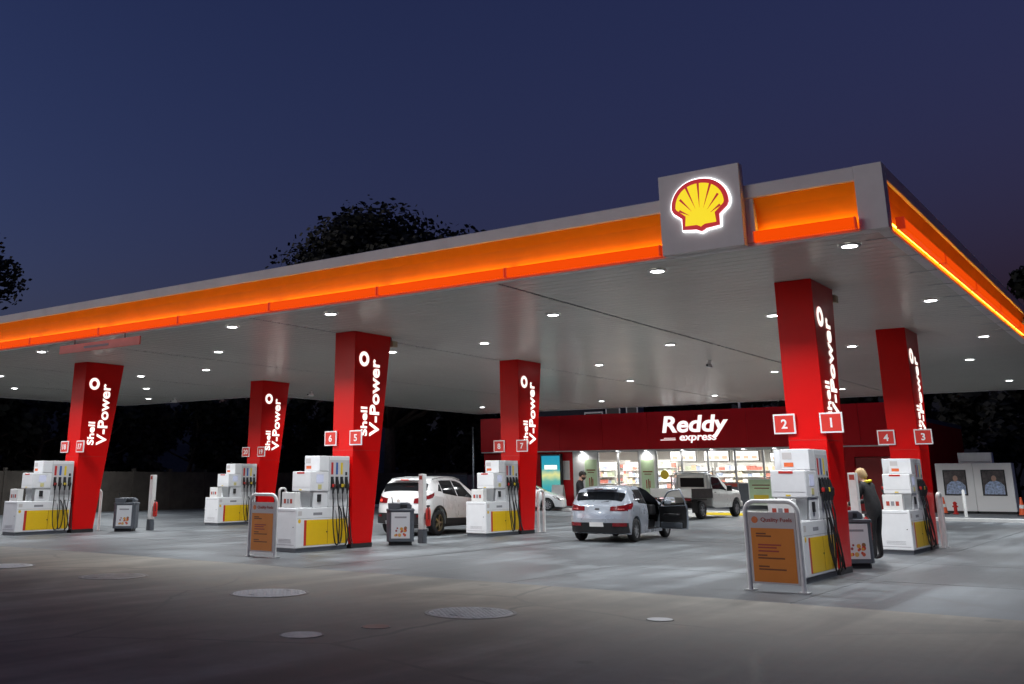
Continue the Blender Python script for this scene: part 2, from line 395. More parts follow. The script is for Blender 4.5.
# hanging clearance bar at the left, small things under the soffit
t = thing('clearance_bar', 'pale red clearance bar hanging below the canopy front at the left', 'sign', (-22.6, YC-.05, 4.90))
M_clr = mat('clearance_red', (.62,.13,.10), .45, var=.08)
part('bar', MB().box(-1.75,1.75,-.02,.02,0,.22), M_clr, t, bevel=.006)
part('print_line', MB().box(-.62,.45,-.026,-.021,.08,.14), M_inkgrey, t)
for x in (-1.1, 1.1): part('hanger', MB().box(x-.025,x+.025,-.008,.008,.2203,.341), M_dark, t)
for k, (x, y, s) in enumerate([(-37.5, 29.9, 'above the left waste bin'), (-29.8, 31.0, 'between the two left rows of columns'), (-11.8, 30.4, 'in front of the shop')]):
    t = thing('security_camera', f'small white security camera hung under the soffit {s}', 'camera', (x, y, H-.005))
    part('mount', MB().lathe([(.04,-.13),(.04,-.02),(.07,-.02),(.07,-.005)], n=12), M_wpaint, t)
    part('camera_body', MB().box(-.05,.05,-.22,.1,-.23,-.125), M_wpaint, t, bevel=.02)
    part('lens', MB().lathe([(.035,-.235),(.035,-.2205)], c=(0,0,-.178), ax='y', n=12), M_dark, t)

# ------------------------------------------------------------------ columns
PLN = [('2','1'), ('6','5'), ('18','17')], [('4','3'), ('8','7'), ('20','19')]
PLACE = [['nearest the camera, front right', 'in the front row, middle island', 'in the front row at the left'],
         ['in the back row, rightmost', 'in the back row, middle island', 'in the back row at the left']]
DB, DT = .761, 1.428
shaft_me = MB().box(-W, 0, 0, DB, .10, H-.001, top=(-W, 0, 0, DT)).mesh('shaft')
base_me = MB().box(-W-.004, .004, -.004, DB+.012, 0, .10).mesh('base')
line_me = MB().box(-W-.003, .003, -.003, .95, 2.30, 2.312).mesh('seam')
ring_me = MB()
for k in range(32):
    a0, a1 = 2*math.pi*k/32, 2*math.pi*(k+1)/32
    P = lambda a, r, x: (x, .35+r*math.cos(a), 4.585+r*math.sin(a))
    ring_me.add([P(a0,.19,.012),P(a1,.19,.012),P(a1,.095,.012),P(a0,.095,.012),P(a0,.19,.002),P(a1,.19,.002),P(a1,.095,.002),P(a0,.095,.002)], [(0,1,2,3),(0,4,5,1),(3,2,6,7)])
ring_me = ring_me.mesh('ring')
vtxt = stxt = None
for r, Y in enumerate((YF, YB)):
    for i, X in enumerate(XC):
        n = PLN[r][i]
        c = thing('canopy_column', f'tapered red canopy column with number plates {n[0]} and {n[1]}', 'column', (X, Y, 0), 0, 'red canopy columns')
        o = link('shaft', shaft_me, M_red, c); b = o.modifiers.new('bevel','BEVEL'); b.width = .012; b.segments = 2
        link('base', base_me, M_dark, c); link('seam', line_me, M_stripe, c)
        link('ring_mark', ring_me, M_glow, c)
        fr = ((0.003,.90,2.66), (0,0,1), (0,-1,0))
        if vtxt is None:
            vtxt = text_part('lettering', 'V-Power', M_glow, c, (0,1.95,-.07,.30), fr, bold=.022, depth=.02, space=1.02)
            stxt = text_part('lettering', 'Shell', M_glow, c, (0,.72,.40,.64), fr, bold=.02, depth=.02)
        else:
            link('lettering', vtxt.data, M_glow, c); link('lettering', stxt.data, M_glow, c)
        for k in (0, 1):
            cx = -.345-.375 if k == 0 else -.345+.465
            p = part('number_plate', MB().box(cx-.20,cx+.20,-.055,-.025,2.42,2.78), M_digit, c, bevel=.004)
            part('plate_field', MB().box(cx-.172,cx+.172,-.0585,-.0552,2.448,2.752), M_plate, p)
            w_ = .115 if len(n[k]) == 1 else .22
            if n[k] == '1': w_ = .08
            text_part('digit', n[k], M_digit, p, (cx, None, 2.515, 2.685), ((0,-.061,0),(1,0,0),(0,0,1)), bold=.022)
            part('bracket', MB().box(cx-.18,cx-.1,-.0248,-.002,2.57,2.63) if k else MB().box(cx+.05,cx+.14,-.0248,-.002,2.57,2.63), M_dark, p)
for (X, Y, s) in ((XC[1], YF, 'middle front column'), (XC[0], YF, 'front right column')):
    t = thing('floodlight', f'small beige floodlight under the soffit behind the {s}', 'floodlight', (X-.12, Y+DT+.14, H))
    part('arm', MB().box(-.02,.02,-.02,.02,-.1,-.002), M_galv, t)
    part('lamp_head', MB().box(-.16,.16,-.1,.1,-.26,-.1), mat('beige', (.45,.38,.25), .5), t, bevel=.02)

# ------------------------------------------------------------------ pumps
def hose_path(sx, y, k):
    pts = []
    w_ = .10+.03*((k*5)%3)
    P = [(.395,y,1.28),(.43,y-.01,1.05),(.47,y-.02,.7),(.49,y,.38),(.47,y+.05,.16),(.44,y+w_,.10+.03*(k%3)),(.405,y+w_+.07,.25),(.385,y+w_+.06,.55),(.375,y+w_,.85),(.365,y+.07,.99)]
    P = [(sx*(x+(.03*math.sin(k*2.1+z*3) if .1<z<1 else 0)), min(yy+(.03*math.cos(k*1.7+z*4) if .1<z<.9 else 0), 1.83), z) for x,yy,z in P]
    for i in range(len(P)-1):
        p0, p1, p2, p3 = [Vector(P[max(0,min(len(P)-1,i+q))]) for q in (-1,0,1,2)]
        for s in range(3):
            t = s/3; pts.append(.5*((2*p1)+(-p0+p2)*t+(2*p0-5*p1+4*p2-p3)*t*t+(-p0+3*p1-3*p2+p3)*t**3))
    pts.append(Vector(P[-1])); return pts
def make_pump(label):
    t = thing('fuel_pump', label, 'fuel pump', (0,0,0), 0, 'white fuel pumps on the islands')
    part('plinth', MB().box(-.335,.335,.03,1.76,0,.09), M_grey, t)
    cab = part('cabinet', MB().box(-.355,.355,0,1.79,.09,.97), M_white, t, bevel=.018)
    part('door_seam', MB().box(-.3,.3,-.0025,-.0005,.16,.168).box(-.3,.3,-.0025,-.0005,.9,.908), M_inkgrey, cab)
    for s in (-1, 1):
        def sb(y0,y1,z0,z1,a=.3555,b=.3585): return MB().box(min(s*a,s*b),max(s*a,s*b),y0,y1,z0,z1)
        part('yellow_panel', sb(.335,1.75,.14,.70), M_yellow, t); part('red_stripe', sb(.255,.3345,.14,.70), M_stripe, t)
        part('round_mark', MB().lathe([(.045,s*.3555),(.045,s*.358)], c=(0,.10,.68), ax='x', n=14), M_yellow, t)
        part('lock', MB().lathe([(.018,s*.3585),(.018,s*.366)], c=(0,1.02,.42), ax='x', n=10), M_dark, t)
        part('nozzle_panel', sb(1.06,1.76,1.15,2.06,.3552,.3585), mat('panel_grey', (.55,.55,.56), .4), t)
        for k in range(4):
            y = 1.155+k*.168
            mt = (M_stripe, M_lblue, M_lyel, M_dark)[k]
            z0 = 1.72 if k < 3 else 1.70; z1 = 2.0 if k < 3 else 1.78
            part('grade_label', sb(y-.035,y+.035,z0,z1,.3587,.362), mt, t)
            part('holster', sb(y-.045,y+.045,1.40,1.67,.3587,.372), M_dark, t)
            nz = MB().tube([(s*.385,y,1.64),(s*.40,y,1.55),(s*.415,y,1.42),(s*.40,y,1.28)], [.018,.026,.034,.022], 8)
            nz.tube([(s*.40,y,1.55),(s*.45,y,1.48),(s*.445,y,1.38),(s*.405,y,1.30)], .011, 6)
            nb = part('nozzle', nz, M_dark, t, smooth=40)
            part('nozzle_guard', MB().box(min(s*.39,s*.442),max(s*.39,s*.442),y-.038,y+.038,1.425,1.50), (M_stripe, M_dark, M_lyel, M_dark)[k], nb, bevel=.01)
            part('hose', MB().tube(hose_path(s, y, k+s), .0145, 7), M_black, t, smooth=True)
    for s in (-1, 1):
        def ln(y0,y1,z0,z1,a): return MB().box(min(s*a,s*(a+.0015)),max(s*a,s*(a+.0015)),y0,y1,z0,z1)
        part('panel_seam', ln(.02,1.77,.735,.741,.3552), M_inkgrey, t); part('panel_seam', ln(1.048,1.054,.98,2.14,.3522), M_inkgrey, t)
        part('sticker', ln(.05,.17,.80,.90,.3552), M_signtop, t); part('sticker', ln(.55,.85,.80,.86,.3552), M_inkgrey, t)
        part('panel_seam', ln(1.04,1.05,.15,.69,.3586), M_ink, t)
        part('card_reader', MB().box(min(s*.336,s*.36),max(s*.336,s*.36),.68,.80,1.10,1.27), M_dark, t, bevel=.006)
    part('panel_seam', MB().box(-.2,.33,.4172,.4192,1.43,1.434), M_inkgrey, t); part('lock', MB().lathe([(.012,-.006),(.012,-.0005)], c=(.26,0,.55), ax='y', n=10), M_dark, t)
    part('vent', MB().box(-.2,.2,-.003,-.0005,.22,.225).box(-.2,.2,-.003,-.0005,.25,.255).box(-.2,.2,-.003,-.0005,.28,.285), M_inkgrey, t)
    part('tower', MB().box(-.352,.352,1.04,1.785,.9705,2.152), M_white, t, bevel=.014)
    part('top_box', MB().box(-.14,.351,.72,1.0395,1.795,2.15), M_white, t, bevel=.012)
    hd = part('display_head', MB().box(-.24,.354,.42,1.039,1.335,1.79), M_white, t, bevel=.018)
    part('red_label', MB().box(-.09,.15,.4165,.4195,1.735,1.775), M_stripe, hd); part('yellow_label', MB().box(0,.08,.4165,.4195,1.36,1.385), M_lyel, hd)
    part('screen', MB().box(.3545,.358,.62,.86,1.53,1.72), mat('pump_screen', (.5,.52,.6), .2, emit=(.6,.65,1), es=.25), hd)
    part('keypad', MB().box(.3545,.362,.68,.8,1.39,1.49), mat('keypad', (.6,.55,.25), .4), hd)
    part('top_label', MB().box(-.1,.06,.7165,.7195,1.98,2.09), M_signtop, t); part('orange_label', MB().box(-.08,.08,.7165,.7195,1.85,1.92), mat('label_orange', (.65,.12,.03), .4), t)
    part('neck', MB().box(-.16,.335,.55,1.039,.9705,1.3345), M_white, t, bevel=.01)
    part('funnel', MB().box(.05,.30,.47,.549,.975,1.33, top=(-.02,.34,.44,.549)), M_galv, t)
    bx = part('leaflet_box', MB().box(-.20,.22,.06,.24,.9705,1.32,), M_wpaint, t, bevel=.008)
    for k, cm in enumerate((M_inkred, M_inkgrey, M_inkred)): part('leaflet', MB().box(-.13+k*.1,-.06+k*.1,.0575,.0595,1.07,1.17), cm, bx)
    return t
def pl(r, i): return (XC[i]-.352, (YF, YB)[r]-1.90, 0)
PWH = [['nearest pump, behind the right orange notice','white fuel pump behind the left orange notice, front row','white fuel pump at the left edge of the picture'],['white fuel pump at the back right, by the bending person','white fuel pump between the white SUV and the silver hatchback','small white fuel pump at the back left, behind the service post']]
pump = make_pump('white fuel pump nearest the camera, behind the right orange notice'); pump.location = pl(0,0); pump.scale = (1,1,.985)
for r in (0,1):
    for i in range(3):
        if (r,i) == (0,0): continue
        q = dup(pump, pl(r,i), 0, PWH[r][i]); q.scale = (1,1,.965 if (r,i) == (1,0) else 1)

# ------------------------------------------------------------------ island furniture
def hoop(pw, z, r=.035, ax='x', n=6, rad=.16):
    pts = [(-pw,0,0),(-pw,0,z-rad)]
    for k in range(1,n+1): a = k/n*math.pi/2; pts.append((-pw+rad-rad*math.cos(a),0,z-rad+rad*math.sin(a)))
    for k in range(0,n+1): a = k/n*math.pi/2; pts.append((pw-rad+rad*math.sin(a),0,z-rad+rad*math.cos(a)))
    pts.append((pw,0,0))
    if ax == 'y': pts = [(0,x,z) for x,_,z in pts]
    return MB().tube(pts, r, 10)
def fuel_sign(loc, label, rz=0):
    t = thing('fuel_notice_sign', label, 'sign', loc, rz, 'orange fuel notices in white hoop frames')
    part('hoop_frame', hoop(.40, 1.29), M_wpaint, t, smooth=40)
    for s in (-1,1): part('foot', MB().box(s*.40-.08,s*.40+.08,-.08,.08,.001,.015), M_galv, t)
    part('board', MB().box(-.36,.36,-.015,.015,.10,1.13), M_signtop, t, bevel=.004)
    f = part('orange_field', MB().box(-.325,.325,-.0185,-.0155,.13,.90), M_orsign, t)
    part('round_mark', MB().lathe([(.05,-.0185),(.05,-.0155)], c=(-.255,0,1.02), ax='y', n=16), mat('mark_orange', (.7,.16,.03), .4), t)
    text_part('lettering', 'Quality Fuels', M_inkred, t, (-.16,.31,.975,1.055), ((0,-.019,0),(1,0,0),(0,0,1)), bold=.01, depth=.003)
    for k, (z, a, b, m) in enumerate([(.82,-.25,-.10,M_ink),(.785,-.25,-.02,M_ink),(.66,-.23,.12,M_inkred),(.62,-.23,.05,M_inkred),(.57,-.23,.08,M_inkred),(.51,-.24,-.1,M_ink),(.47,-.24,.16,M_ink),(.35,-.24,-.08,M_ink),(.31,-.24,.17,M_ink)]):
        part('print_line', MB().box(a,b,-.0205,-.0187,z-.011,z+.011), m, f)
    return t
fs1 = fuel_sign((XC[0]-.04, 15.54, 0), 'orange fuel notice in a white hoop, right, before the column with plate 1')
dup(fs1, (XC[1]+.22, 15.62, 0), 0, 'orange fuel notice in a white hoop, left, before the column with plate 5')
hp_me = hoop(.17, 1.26, .045, 'y', rad=.12).mesh('hoop', 40); ft = MB().box(-.08,.08,-.25,-.1,.001,.014).box(-.08,.08,.1,.25,.001,.014).mesh('foot')
for (x, y, s) in ((XC[1]-.02,27.75,'just left of the man in black'),(XC[0]+.08,27.6,'behind the back right column'),(XC[2]+.1,27.7,'behind the back left column'),(XC[2]-.55,19.95,'behind the leftmost front column')):
    t = thing('guard_hoop', f'white steel guard hoop {s}', 'guard rail', (x,y,0), 0, 'white guard hoops'); link('rail', hp_me, M_wpaint, t); link('foot', ft, M_galv, t)
# waste and squeegee bins
def bin_(loc, label):
    t = thing('waste_bin', label, 'waste bin', loc, 0, 'grey waste bins on the islands'); t.rotation_euler[2] = R(40); t.scale = (1.0,1.0,1)
    oc = lambda w, d, c: [(-w+c,-d),(w-c,-d),(w,-d+c),(w,d-c),(w-c,d),(-w+c,d),(-w,d-c),(-w,-d+c)]
    part('plinth', MB().prism(oc(.29,.24,.05), 0, .09, 'z'), M_dark, t)
    part('body', MB().prism(oc(.345,.29,.07), .09, .82, 'z'), M_grey, t, bevel=.01)
    part('rim', MB().prism(oc(.36,.305,.07), .8203, .88, 'z'), M_grey, t, bevel=.012)
    part('lid', MB().prism([(-.29,.8805),(.29,.8805),(.29,.97),(.20,1.03),(-.20,1.03),(-.29,.97)], -.05, .27), M_grey, t, bevel=.02)
    part('chute', MB().box(-.17,.17,-.056,-.0505,.90,.98), M_dark, t)
    part('bucket', MB().box(-.31,-.02,-.27,-.07,.8805,1.02, top=(-.33,0,-.28,-.06)), M_grey, t, bevel=.01)
    part('squeegee', MB().tube([(-.2,-.18,1.0),(-.22,-.2,1.16)],.012,6).box(-.25,-.19,-.215,-.185,1.15,1.17), M_dark, t)
    ps = part('poster', MB().box(-.235,.235,-.296,-.2905,.17,.80), mat('poster_white', (.62,.64,.66), .35), t)
    rb = random.Random(4)
    for k in range(16):
        cm = [(.5,.04,.03),(.6,.3,.05),(.55,.1,.05),(.3,.05,.05),(.6,.35,.1),(.25,.12,.05)][k%6]; px, pz, pw = rb.uniform(-.18,.15), rb.uniform(.23,.46), rb.uniform(.02,.045)
        part('printed_shape', MB().lathe([(pw,-.299-k*.0002),(pw,-.2965)], c=(px,0,pz), ax='y', n=9), mat('print%d'%(k%6), cm, .4), ps)
    part('printed_line', MB().box(-.15,.15,-.299,-.2965,.66,.70), M_inkgrey, ps)
    return t
bn = bin_((-5.47, 20.55, 0), 'grey waste bin with poster beside the bending person')
dup(bn, (XC[1]+.13, 20.5, 0), R(40), 'grey waste bin with poster in front of the white SUV')
dup(bn, (-27.68, 20.45, 0), R(40), 'grey waste bin with poster at the left, beside the leftmost column')
def post(loc, label):
    t = thing('service_post', label, 'post', loc, 0, 'white service posts with fire extinguishers')
    part('base', MB().box(-.088,.088,-.088,.088,0,.34), M_grey, t, bevel=.01)
    part('shaft', MB().box(-.08,.08,-.08,.08,.3405,1.74), M_wpaint, t, bevel=.015)
    part('red_label', MB().box(-.05,.05,-.083,-.0805,1.6,1.7), M_inkred, t)
    e = part('extinguisher', MB().lathe([(0,.42),(.055,.43),(.07,.46),(.07,.80),(.05,.87),(.02,.90)], c=(.175,.02,0), n=14), M_plate, t, smooth=40)
    part('valve', MB().box(.15,.20,-.02,.06,.9005,.95).tube([(.175,-.01,.93),(.24,-.03,.85),(.24,-.03,.6)],.012,6), M_dark, e)
    part('clamp', MB().box(.0805,.104,-.03,.07,.6,.75), M_galv, t)
    return t
sp = post((-5.52, 21.45, 0), 'white service post near the person bending by the right island')
dup(sp, (XC[1]+.15, 21.4, 0), 0, 'white service post with extinguisher in front of the white SUV')
dup(sp, (XC[2]+.55, 21.3, 0), 0, 'white service post with extinguisher at the left, right of plate 17')

# ------------------------------------------------------------------ tank covers in the forecourt
M_lf = mat('cover_frame', (.26,.25,.235), .7, var=.3, vscale=8)
def lid(x, y, r, label, cm, pat=True):
    t = thing('tank_cover', label, 'manhole cover', (x,y,0), 0, 'round covers set in the forecourt')
    part('frame', MB().lathe([(r,.001),(r,.007),(r*.93,.008),(r*.93,.001)], n=40, cap=False), M_lf, t)
    p = part('lid', MB().lathe([(0,.0085),(r*.91,.0085),(r*.925,.001)], n=40, cap=False), cm, t)
    if pat:
        m = MB(); k = int(r*.84/.075)
        for i in range(-k,k+1):
            for j in range(-k,k+1):
                if math.hypot(i,j)*.075 < r*.84: m.box(i*.075-.018,i*.075+.018,j*.075-.018,j*.075+.018,.0086,.0125)
        stuff(part('tread', m, cm, t))
        part('lift_slot', MB().box(-.06,.06,r*.6,r*.66,.0127,.0135).box(-.06,.06,-r*.66,-r*.6,.0127,.0135), M_dark, t)
M_l1 = mat('cover_pale', (.62,.63,.64), .5, var=.25, vscale=9); M_l2 = mat('cover_grey', (.42,.43,.44), .5, var=.3, vscale=9); M_l3 = mat('cover_white', (.66,.68,.68), .5, var=.12); M_l4 = mat('cover_rust', (.26,.14,.11), .6, var=.2); M_l5 = mat('cover_dull', (.38,.37,.35), .6, var=.25)
lid(-11.17,10.87,.58,'large pale round cover in the middle of the dark forecourt',M_l1); lid(-7.54,10.83,.58,'large dotted grey round cover below the silver hatchback',M_l2)
lid(-15.17,11.05,.58,'large dull round cover left of the pale one',M_l5); lid(-18.6,11.06,.55,'round cover at the left edge of the picture',M_l1)
lid(-7.97,8.26,.24,'small grey round cover nearest the camera',M_l2,False); lid(-7.72,9.2,.17,'small reddish round cover in the forecourt',M_l4,False); lid(-5.38,11.68,.165,'small bright white round cover before the right sign',M_l3,False)

# ------------------------------------------------------------------ shop
YS = 51.0; FL = .126
shop = thing('shop_building', 'red convenience shop with bright glass front and white lettered sign', 'shop', (0,0,0))
XA, XB = -34.4, -9.75
edges = [XA+i*(XB-XA)/9 for i in range(10)]
M_fascia = mat('shop_fascia', (.62,.004,.012), .45, spec=.2, var=.08, vscale=.6)
for i in range(9): part('fascia_panel', MB().box(edges[i]+.006, edges[i+1]-.006, YS-.35, YS-.2, 3.16, 5.12), M_fascia, shop, bevel=.004)
part('fascia_backing', MB().box(XA+.02, XB-.02, YS-.199, YS+.1, 3.15, 5.1), M_dark, shop)
part('roof', MB().box(XA, XB, YS+.101, 61, 4.2, 4.4), M_grey, shop)
part('fascia_soffit', MB().box(XA+.02, XB-.02, YS-.34, YS+.3, 3.10, 3.148), M_wpaint, shop)
part('wall', MB().box(XA, -28.30, YS-.02, YS+.2, FL, 3.098), M_redw, shop)
part('wall', MB().box(-15.4, -12.95, YS-.02, YS+.2, FL, 3.098), M_redw, shop); part('wall', MB().box(-11.2, XB, YS-.02, YS+.2, FL, 3.098), M_redw, shop)
part('wall', MB().box(-12.949, -11.201, YS-.02, YS+.2, 2.62, 3.098), M_redw, shop)
dr = part('door', MB().box(-12.94,-11.21,YS+.06,YS+.12,FL+.01,2.60), mat('door_red', (.30,.012,.014), .4, var=.06), shop, bevel=.01)
part('handle', MB().tube([(-11.4,YS+.04,1.0),(-11.4,YS+.02,1.05),(-11.4,YS+.02,1.35),(-11.4,YS+.04,1.4)],.014,6), M_galv, dr)
part('wall', MB().box(XA, XA+.2, YS+.201, 60.8, FL, 4.2), M_redw, shop); part('wall', MB().box(XB-.2, XB, YS+.201, 60.8, FL, 4.2), M_redw, shop)
M_int = mat('shop_interior', (.62,.6,.56), .6)
part('rear_wall', MB().box(XA+.2, XB-.2, 60.6, 60.8, FL, 4.2), M_int, shop); part('shop_floor', MB().box(XA+.2,XB-.2,YS+.21,60.59,FL,FL+.012), mat('shop_tile', (.45,.43,.4), .3), shop)
part('inner_wall', MB().box(-33.0,-32.9,YS+.21,60.59,FL+.02,3.55), M_int, shop); part('inner_wall', MB().box(-15.5,-15.4,YS+.21,60.59,FL+.02,3.55), M_int, shop)
part('shop_ceiling', MB().box(-32.89,-15.51,YS+.31,60.58,3.56,3.6), mat('shop_ceiling', (.16,.155,.15), .7), shop)
# piers, frames and panes of the glass front
M_pier = mat('pier_grey', (.74,.75,.74), .45, var=.08)
for a, b in ((-28.29,-26.72),(-24.2,-23.2),(-15.9,-15.41)): part('pier', MB().box(a,b,YS-.03,YS+.18,FL,3.097), M_pier, shop, bevel=.006)
m = bpy.data.materials.new('shop_glass'); m.use_nodes = True; nt = m.node_tree
g = nt.nodes.new('ShaderNodeBsdfGlossy'); g.inputs['Roughness'].default_value = .02; tr = nt.nodes.new('ShaderNodeBsdfTransparent'); tr.inputs[0].default_value = (.93,.95,.94,1)
fz = nt.nodes.new('ShaderNodeFresnel'); fz.inputs[0].default_value = 1.45; ms = nt.nodes.new('ShaderNodeMixShader')
nt.links.new(fz.outputs[0], ms.inputs[0]); nt.links.new(tr.outputs[0], ms.inputs[1]); nt.links.new(g.outputs[0], ms.inputs[2]); nt.links.new(ms.outputs[0], nt.nodes['Material Output'].inputs[0])
M_pane = m
def bay(x0, x1, n, sill=0):
    w_ = (x1-x0)/n
    for i in range(n):
        a, b = x0+i*w_, x0+(i+1)*w_
        z0 = FL+sill
        p = part('window', MB().box(a,a+.05,YS,YS+.08,z0,3.097).box(b-.05,b,YS,YS+.08,z0,3.097).box(a+.0501,b-.0501,YS,YS+.08,3.04,3.097).box(a+.0501,b-.0501,YS,YS+.08,z0,z0+.06), M_galv, shop)
        part('pane', MB().box(a+.05,b-.05,YS+.035,YS+.045,z0+.06,3.04), M_pane, p)
        if sill: part('sill_panel', MB().box(a+.004,b-.004,YS-.01,YS+.09,FL,z0-.004), M_grey, shop, bevel=.004)
bay(-26.71,-24.21,2); bay(-23.19,-21.75,1); bay(-21.74,-15.91,4,1.25)
# lettering of the shop
fr = ((0,YS-.35,0),(1,0,0),(0,0,1))
M_sgl = mat('shop_letters', (.9,.9,.9), .4, emit=(1,.97,.96), es=1.0)
text_part('lettering', 'Reddy', M_sgl, shop, (-22.58,-18.91,3.72,4.86), fr, bold=.028, shear=.16, depth=.05)
text_part('lettering', 'express', M_sgl, shop, (-21.61,-19.58,3.44,3.83), fr, bold=.022, shear=.14, depth=.05)
part('letter_line', MB().box(-22.7,-21.85,YS-.37,YS-.351,3.60,3.635), M_sgl, shop); part('letter_line', MB().box(-22.5,-21.85,YS-.37,YS-.351,3.69,3.715), M_sgl, shop)
# interior lights
li = bpy.data.lights.new('shop_light', 'AREA'); li.shape = 'RECTANGLE'; li.size = 1.2; li.size_y = .5; li.energy = 130*K; li.color = (1,.97,.93)
for i in range(5):
    for j in range(2):
        x, y = -27+i*2.6, 52.6+j*3.6
        t = thing('shop_ceiling_light', f'white ceiling light inside the shop, {("leftmost","second from left","middle","second from right","rightmost")[i]}, {("near the glass","further back")[j]}', 'ceiling light', (x,y,3.555), 0, 'ceiling lights inside the shop')
        part('frame', MB().box(-.65,.65,-.3,.3,-.04,0), M_wpaint, t); part('diffuser', MB().box(-.6,.6,-.25,.25,-.047,-.041), M_lamp, t)
        lo = bpy.data.objects.new('lamp', li); COL.objects.link(lo); lo.parent = t; lo.location = (0,0,-.055)
# small spots under the shop fascia
sl_ = bpy.data.lights.new('soffit_spot', 'AREA'); sl_.shape = 'DISK'; sl_.size = .16; sl_.energy = 15*K; sl_.color = (1,.96,.93); sl_.spread = R(150)
for k, x in enumerate((-27.6,-25.4,-23.7,-21.6,-20.0,-18.3,-16.7)):
    t = thing('shop_spot', f'small lit spot under the shop fascia, {("above the man in black","above the left window","above the middle pier","left of the truck cab","above the truck cab","right of the truck cab","near plate two")[k]}', 'downlight', (x,YS-.18,3.098), 0, 'spots under the shop fascia')
    part('ring', MB().lathe([(.08,-.02),(.12,-.02),(.12,0)], n=16, cap=False), M_wpaint, t); part('lens', MB().lathe([(0,-.024),(.079,-.02)], n=16, cap=False), M_lamp, t)
    lo = bpy.data.objects.new('lamp', sl_); COL.objects.link(lo); lo.parent = t; lo.location = (0,0,-.035); lo.rotation_euler = (R(-12),0,0)
# goods
PAL = [mat('goods%d'%i, c, .4) for i, c in enumerate([(.7,.68,.64),(.5,.16,.12),(.62,.42,.26),(.3,.34,.45),(.62,.57,.54),(.4,.44,.32),(.6,.38,.42),(.75,.73,.72),(.66,.56,.4),(.75,.74,.73)])]
def rack(x, y, w_, h, label, nsh=5, depth=.45):
    t = thing('goods_rack', label, 'shelf', (x,y,FL+.013), 0, 'shelves inside the shop')
    part('back_board', MB().box(-w_/2,w_/2,depth-.03,depth,0,h), M_int, t)
    bundles = {}
    for k in range(nsh):
        z = .12+k*(h-.2)/nsh
        part('shelf', MB().box(-w_/2,w_/2,0,depth-.031,z-.02,z), M_wpaint, t)
        xx = -w_/2+.03
        while xx < w_/2-.12:
            ww = random.uniform(.07,.2); hh = random.uniform(.45,.92)*((h-.2)/nsh-.04); run = random.choice((1,2,3)); c = random.randrange(len(PAL))
            for q in range(run):
                if xx+ww > w_/2-.02: break
                bundles.setdefault(c, MB()).box(xx,xx+ww-.012,.04,.3,z+.001,z+hh); xx += ww
    for c, mb in bundles.items(): stuff(part('goods', mb, PAL[c], t))
rack(-27.4, 53.1, 1.1, 2.4, 'shelf with goods behind the left shop window, by the pier', 6)
rack(-26.0, 53.5, .9, 2.4, 'shelf with dark goods behind the left shop window, right side', 6)
rack(-29.5, 57.5, 2.8, 2.6, 'long pale goods shelf deep behind the left shop window', 6)
rack(-26.4, 57.8, 2.6, 2.6, 'goods shelf deep in the shop behind the middle pier', 6)
rack(-24.6, 58.6, 3.0, 2.4, 'goods shelf deep in the shop behind the standing customer', 6)
rack(-21.0, 58.4, 3.6, 2.4, 'long goods shelf behind the counter above the utility truck', 6); rack(-17.9, 58.2, 2.2, 2.4, 'goods shelf at the right end behind the counter', 6)
c = thing('counter', 'pale shop counter behind the windows above the utility truck', 'counter', (-18.9,54.6,FL+.013))
part('counter_front', MB().box(-2.6,2.6,0,.06,0,1.05), M_int, c); part('counter_top', MB().box(-2.7,2.7,-.1,.7,1.051,1.10), M_wpaint, c, bevel=.01)
M_box = mat('light_box', (.9,.88,.85), .5, emit=(1,.93,.86), es=1.15); M_box2 = mat('light_box_print', (.6,.4,.3), .5, emit=(.9,.5,.35), es=.4)
for k, (x, w_, z, h) in enumerate([(-23.6,1.6,2.56,.62),(-21.6,1.5,2.56,.6),(-19.9,1.5,2.56,.58),(-17.7,1.7,2.5,.52)]):
    t = thing('light_box', f'glowing white menu light box high in the shop, {("left of the truck cab","above the truck cab, left one","above the truck cab, right one","near plate two")[k]}', 'light box', (x,55.6,z), 0, 'lit boards high in the shop')
    part('casing', MB().box(-w_/2,w_/2,0,.12,0,h), M_dark, t); part('lit_face', MB().box(-w_/2+.04,w_/2-.04,-.006,-.001,.04,h-.04), M_box, t)
    for q in range(3): part('picture', MB().box(-w_/2+.15+q*w_/3.2,-w_/2+.45+q*w_/3.2,-.012,-.0065,.12,h*.5), M_box2, t)
    part('hanger', MB().box(-w_/2+.1,-w_/2+.13,.03,.06,h+.001,3.55-z).box(w_/2-.13,w_/2-.1,.03,.06,h+.001,3.55-z), M_dark, t)
# posters and small things on the shopfront
M_pg = mat('poster_green', (.55,.72,.45), .4, var=.1, vscale=2.5); M_pw = mat('poster_pale', (.78,.84,.74), .4)
def poster(x, y, z, w_, h, label, body=M_pg, border=M_pw, shapes=()):
    t = thing('poster', label, 'poster', (x,y,z), 0)
    part('sheet', MB().box(-w_/2,w_/2,-.012,0,0,h), border, t); part('print_field', MB().box(-w_/2+.06,w_/2-.06,-.0155,-.0125,.06,h-.06), body, t)
    for a, b, c_, d, mm in shapes: part('printed_shape', MB().box(a,b,-.019,-.016,c_,d), mm, t)
DARKP = [(-.28,.28,1.2,1.26,M_ink),(-.2,.2,1.08,1.12,M_ink),(-.12,-.06,.35,.8,M_inkred),(.0,.06,.35,.85,M_ink),(.08,.13,.4,.75,M_inkred)]
poster(-27.15,YS-.031,.85,.85,1.85,'tall green poster on the shop pier beside the man in black', shapes=DARKP)
poster(-23.7,YS-.031,.75,.85,1.9,'tall green poster on the middle shop pier', shapes=DARKP)
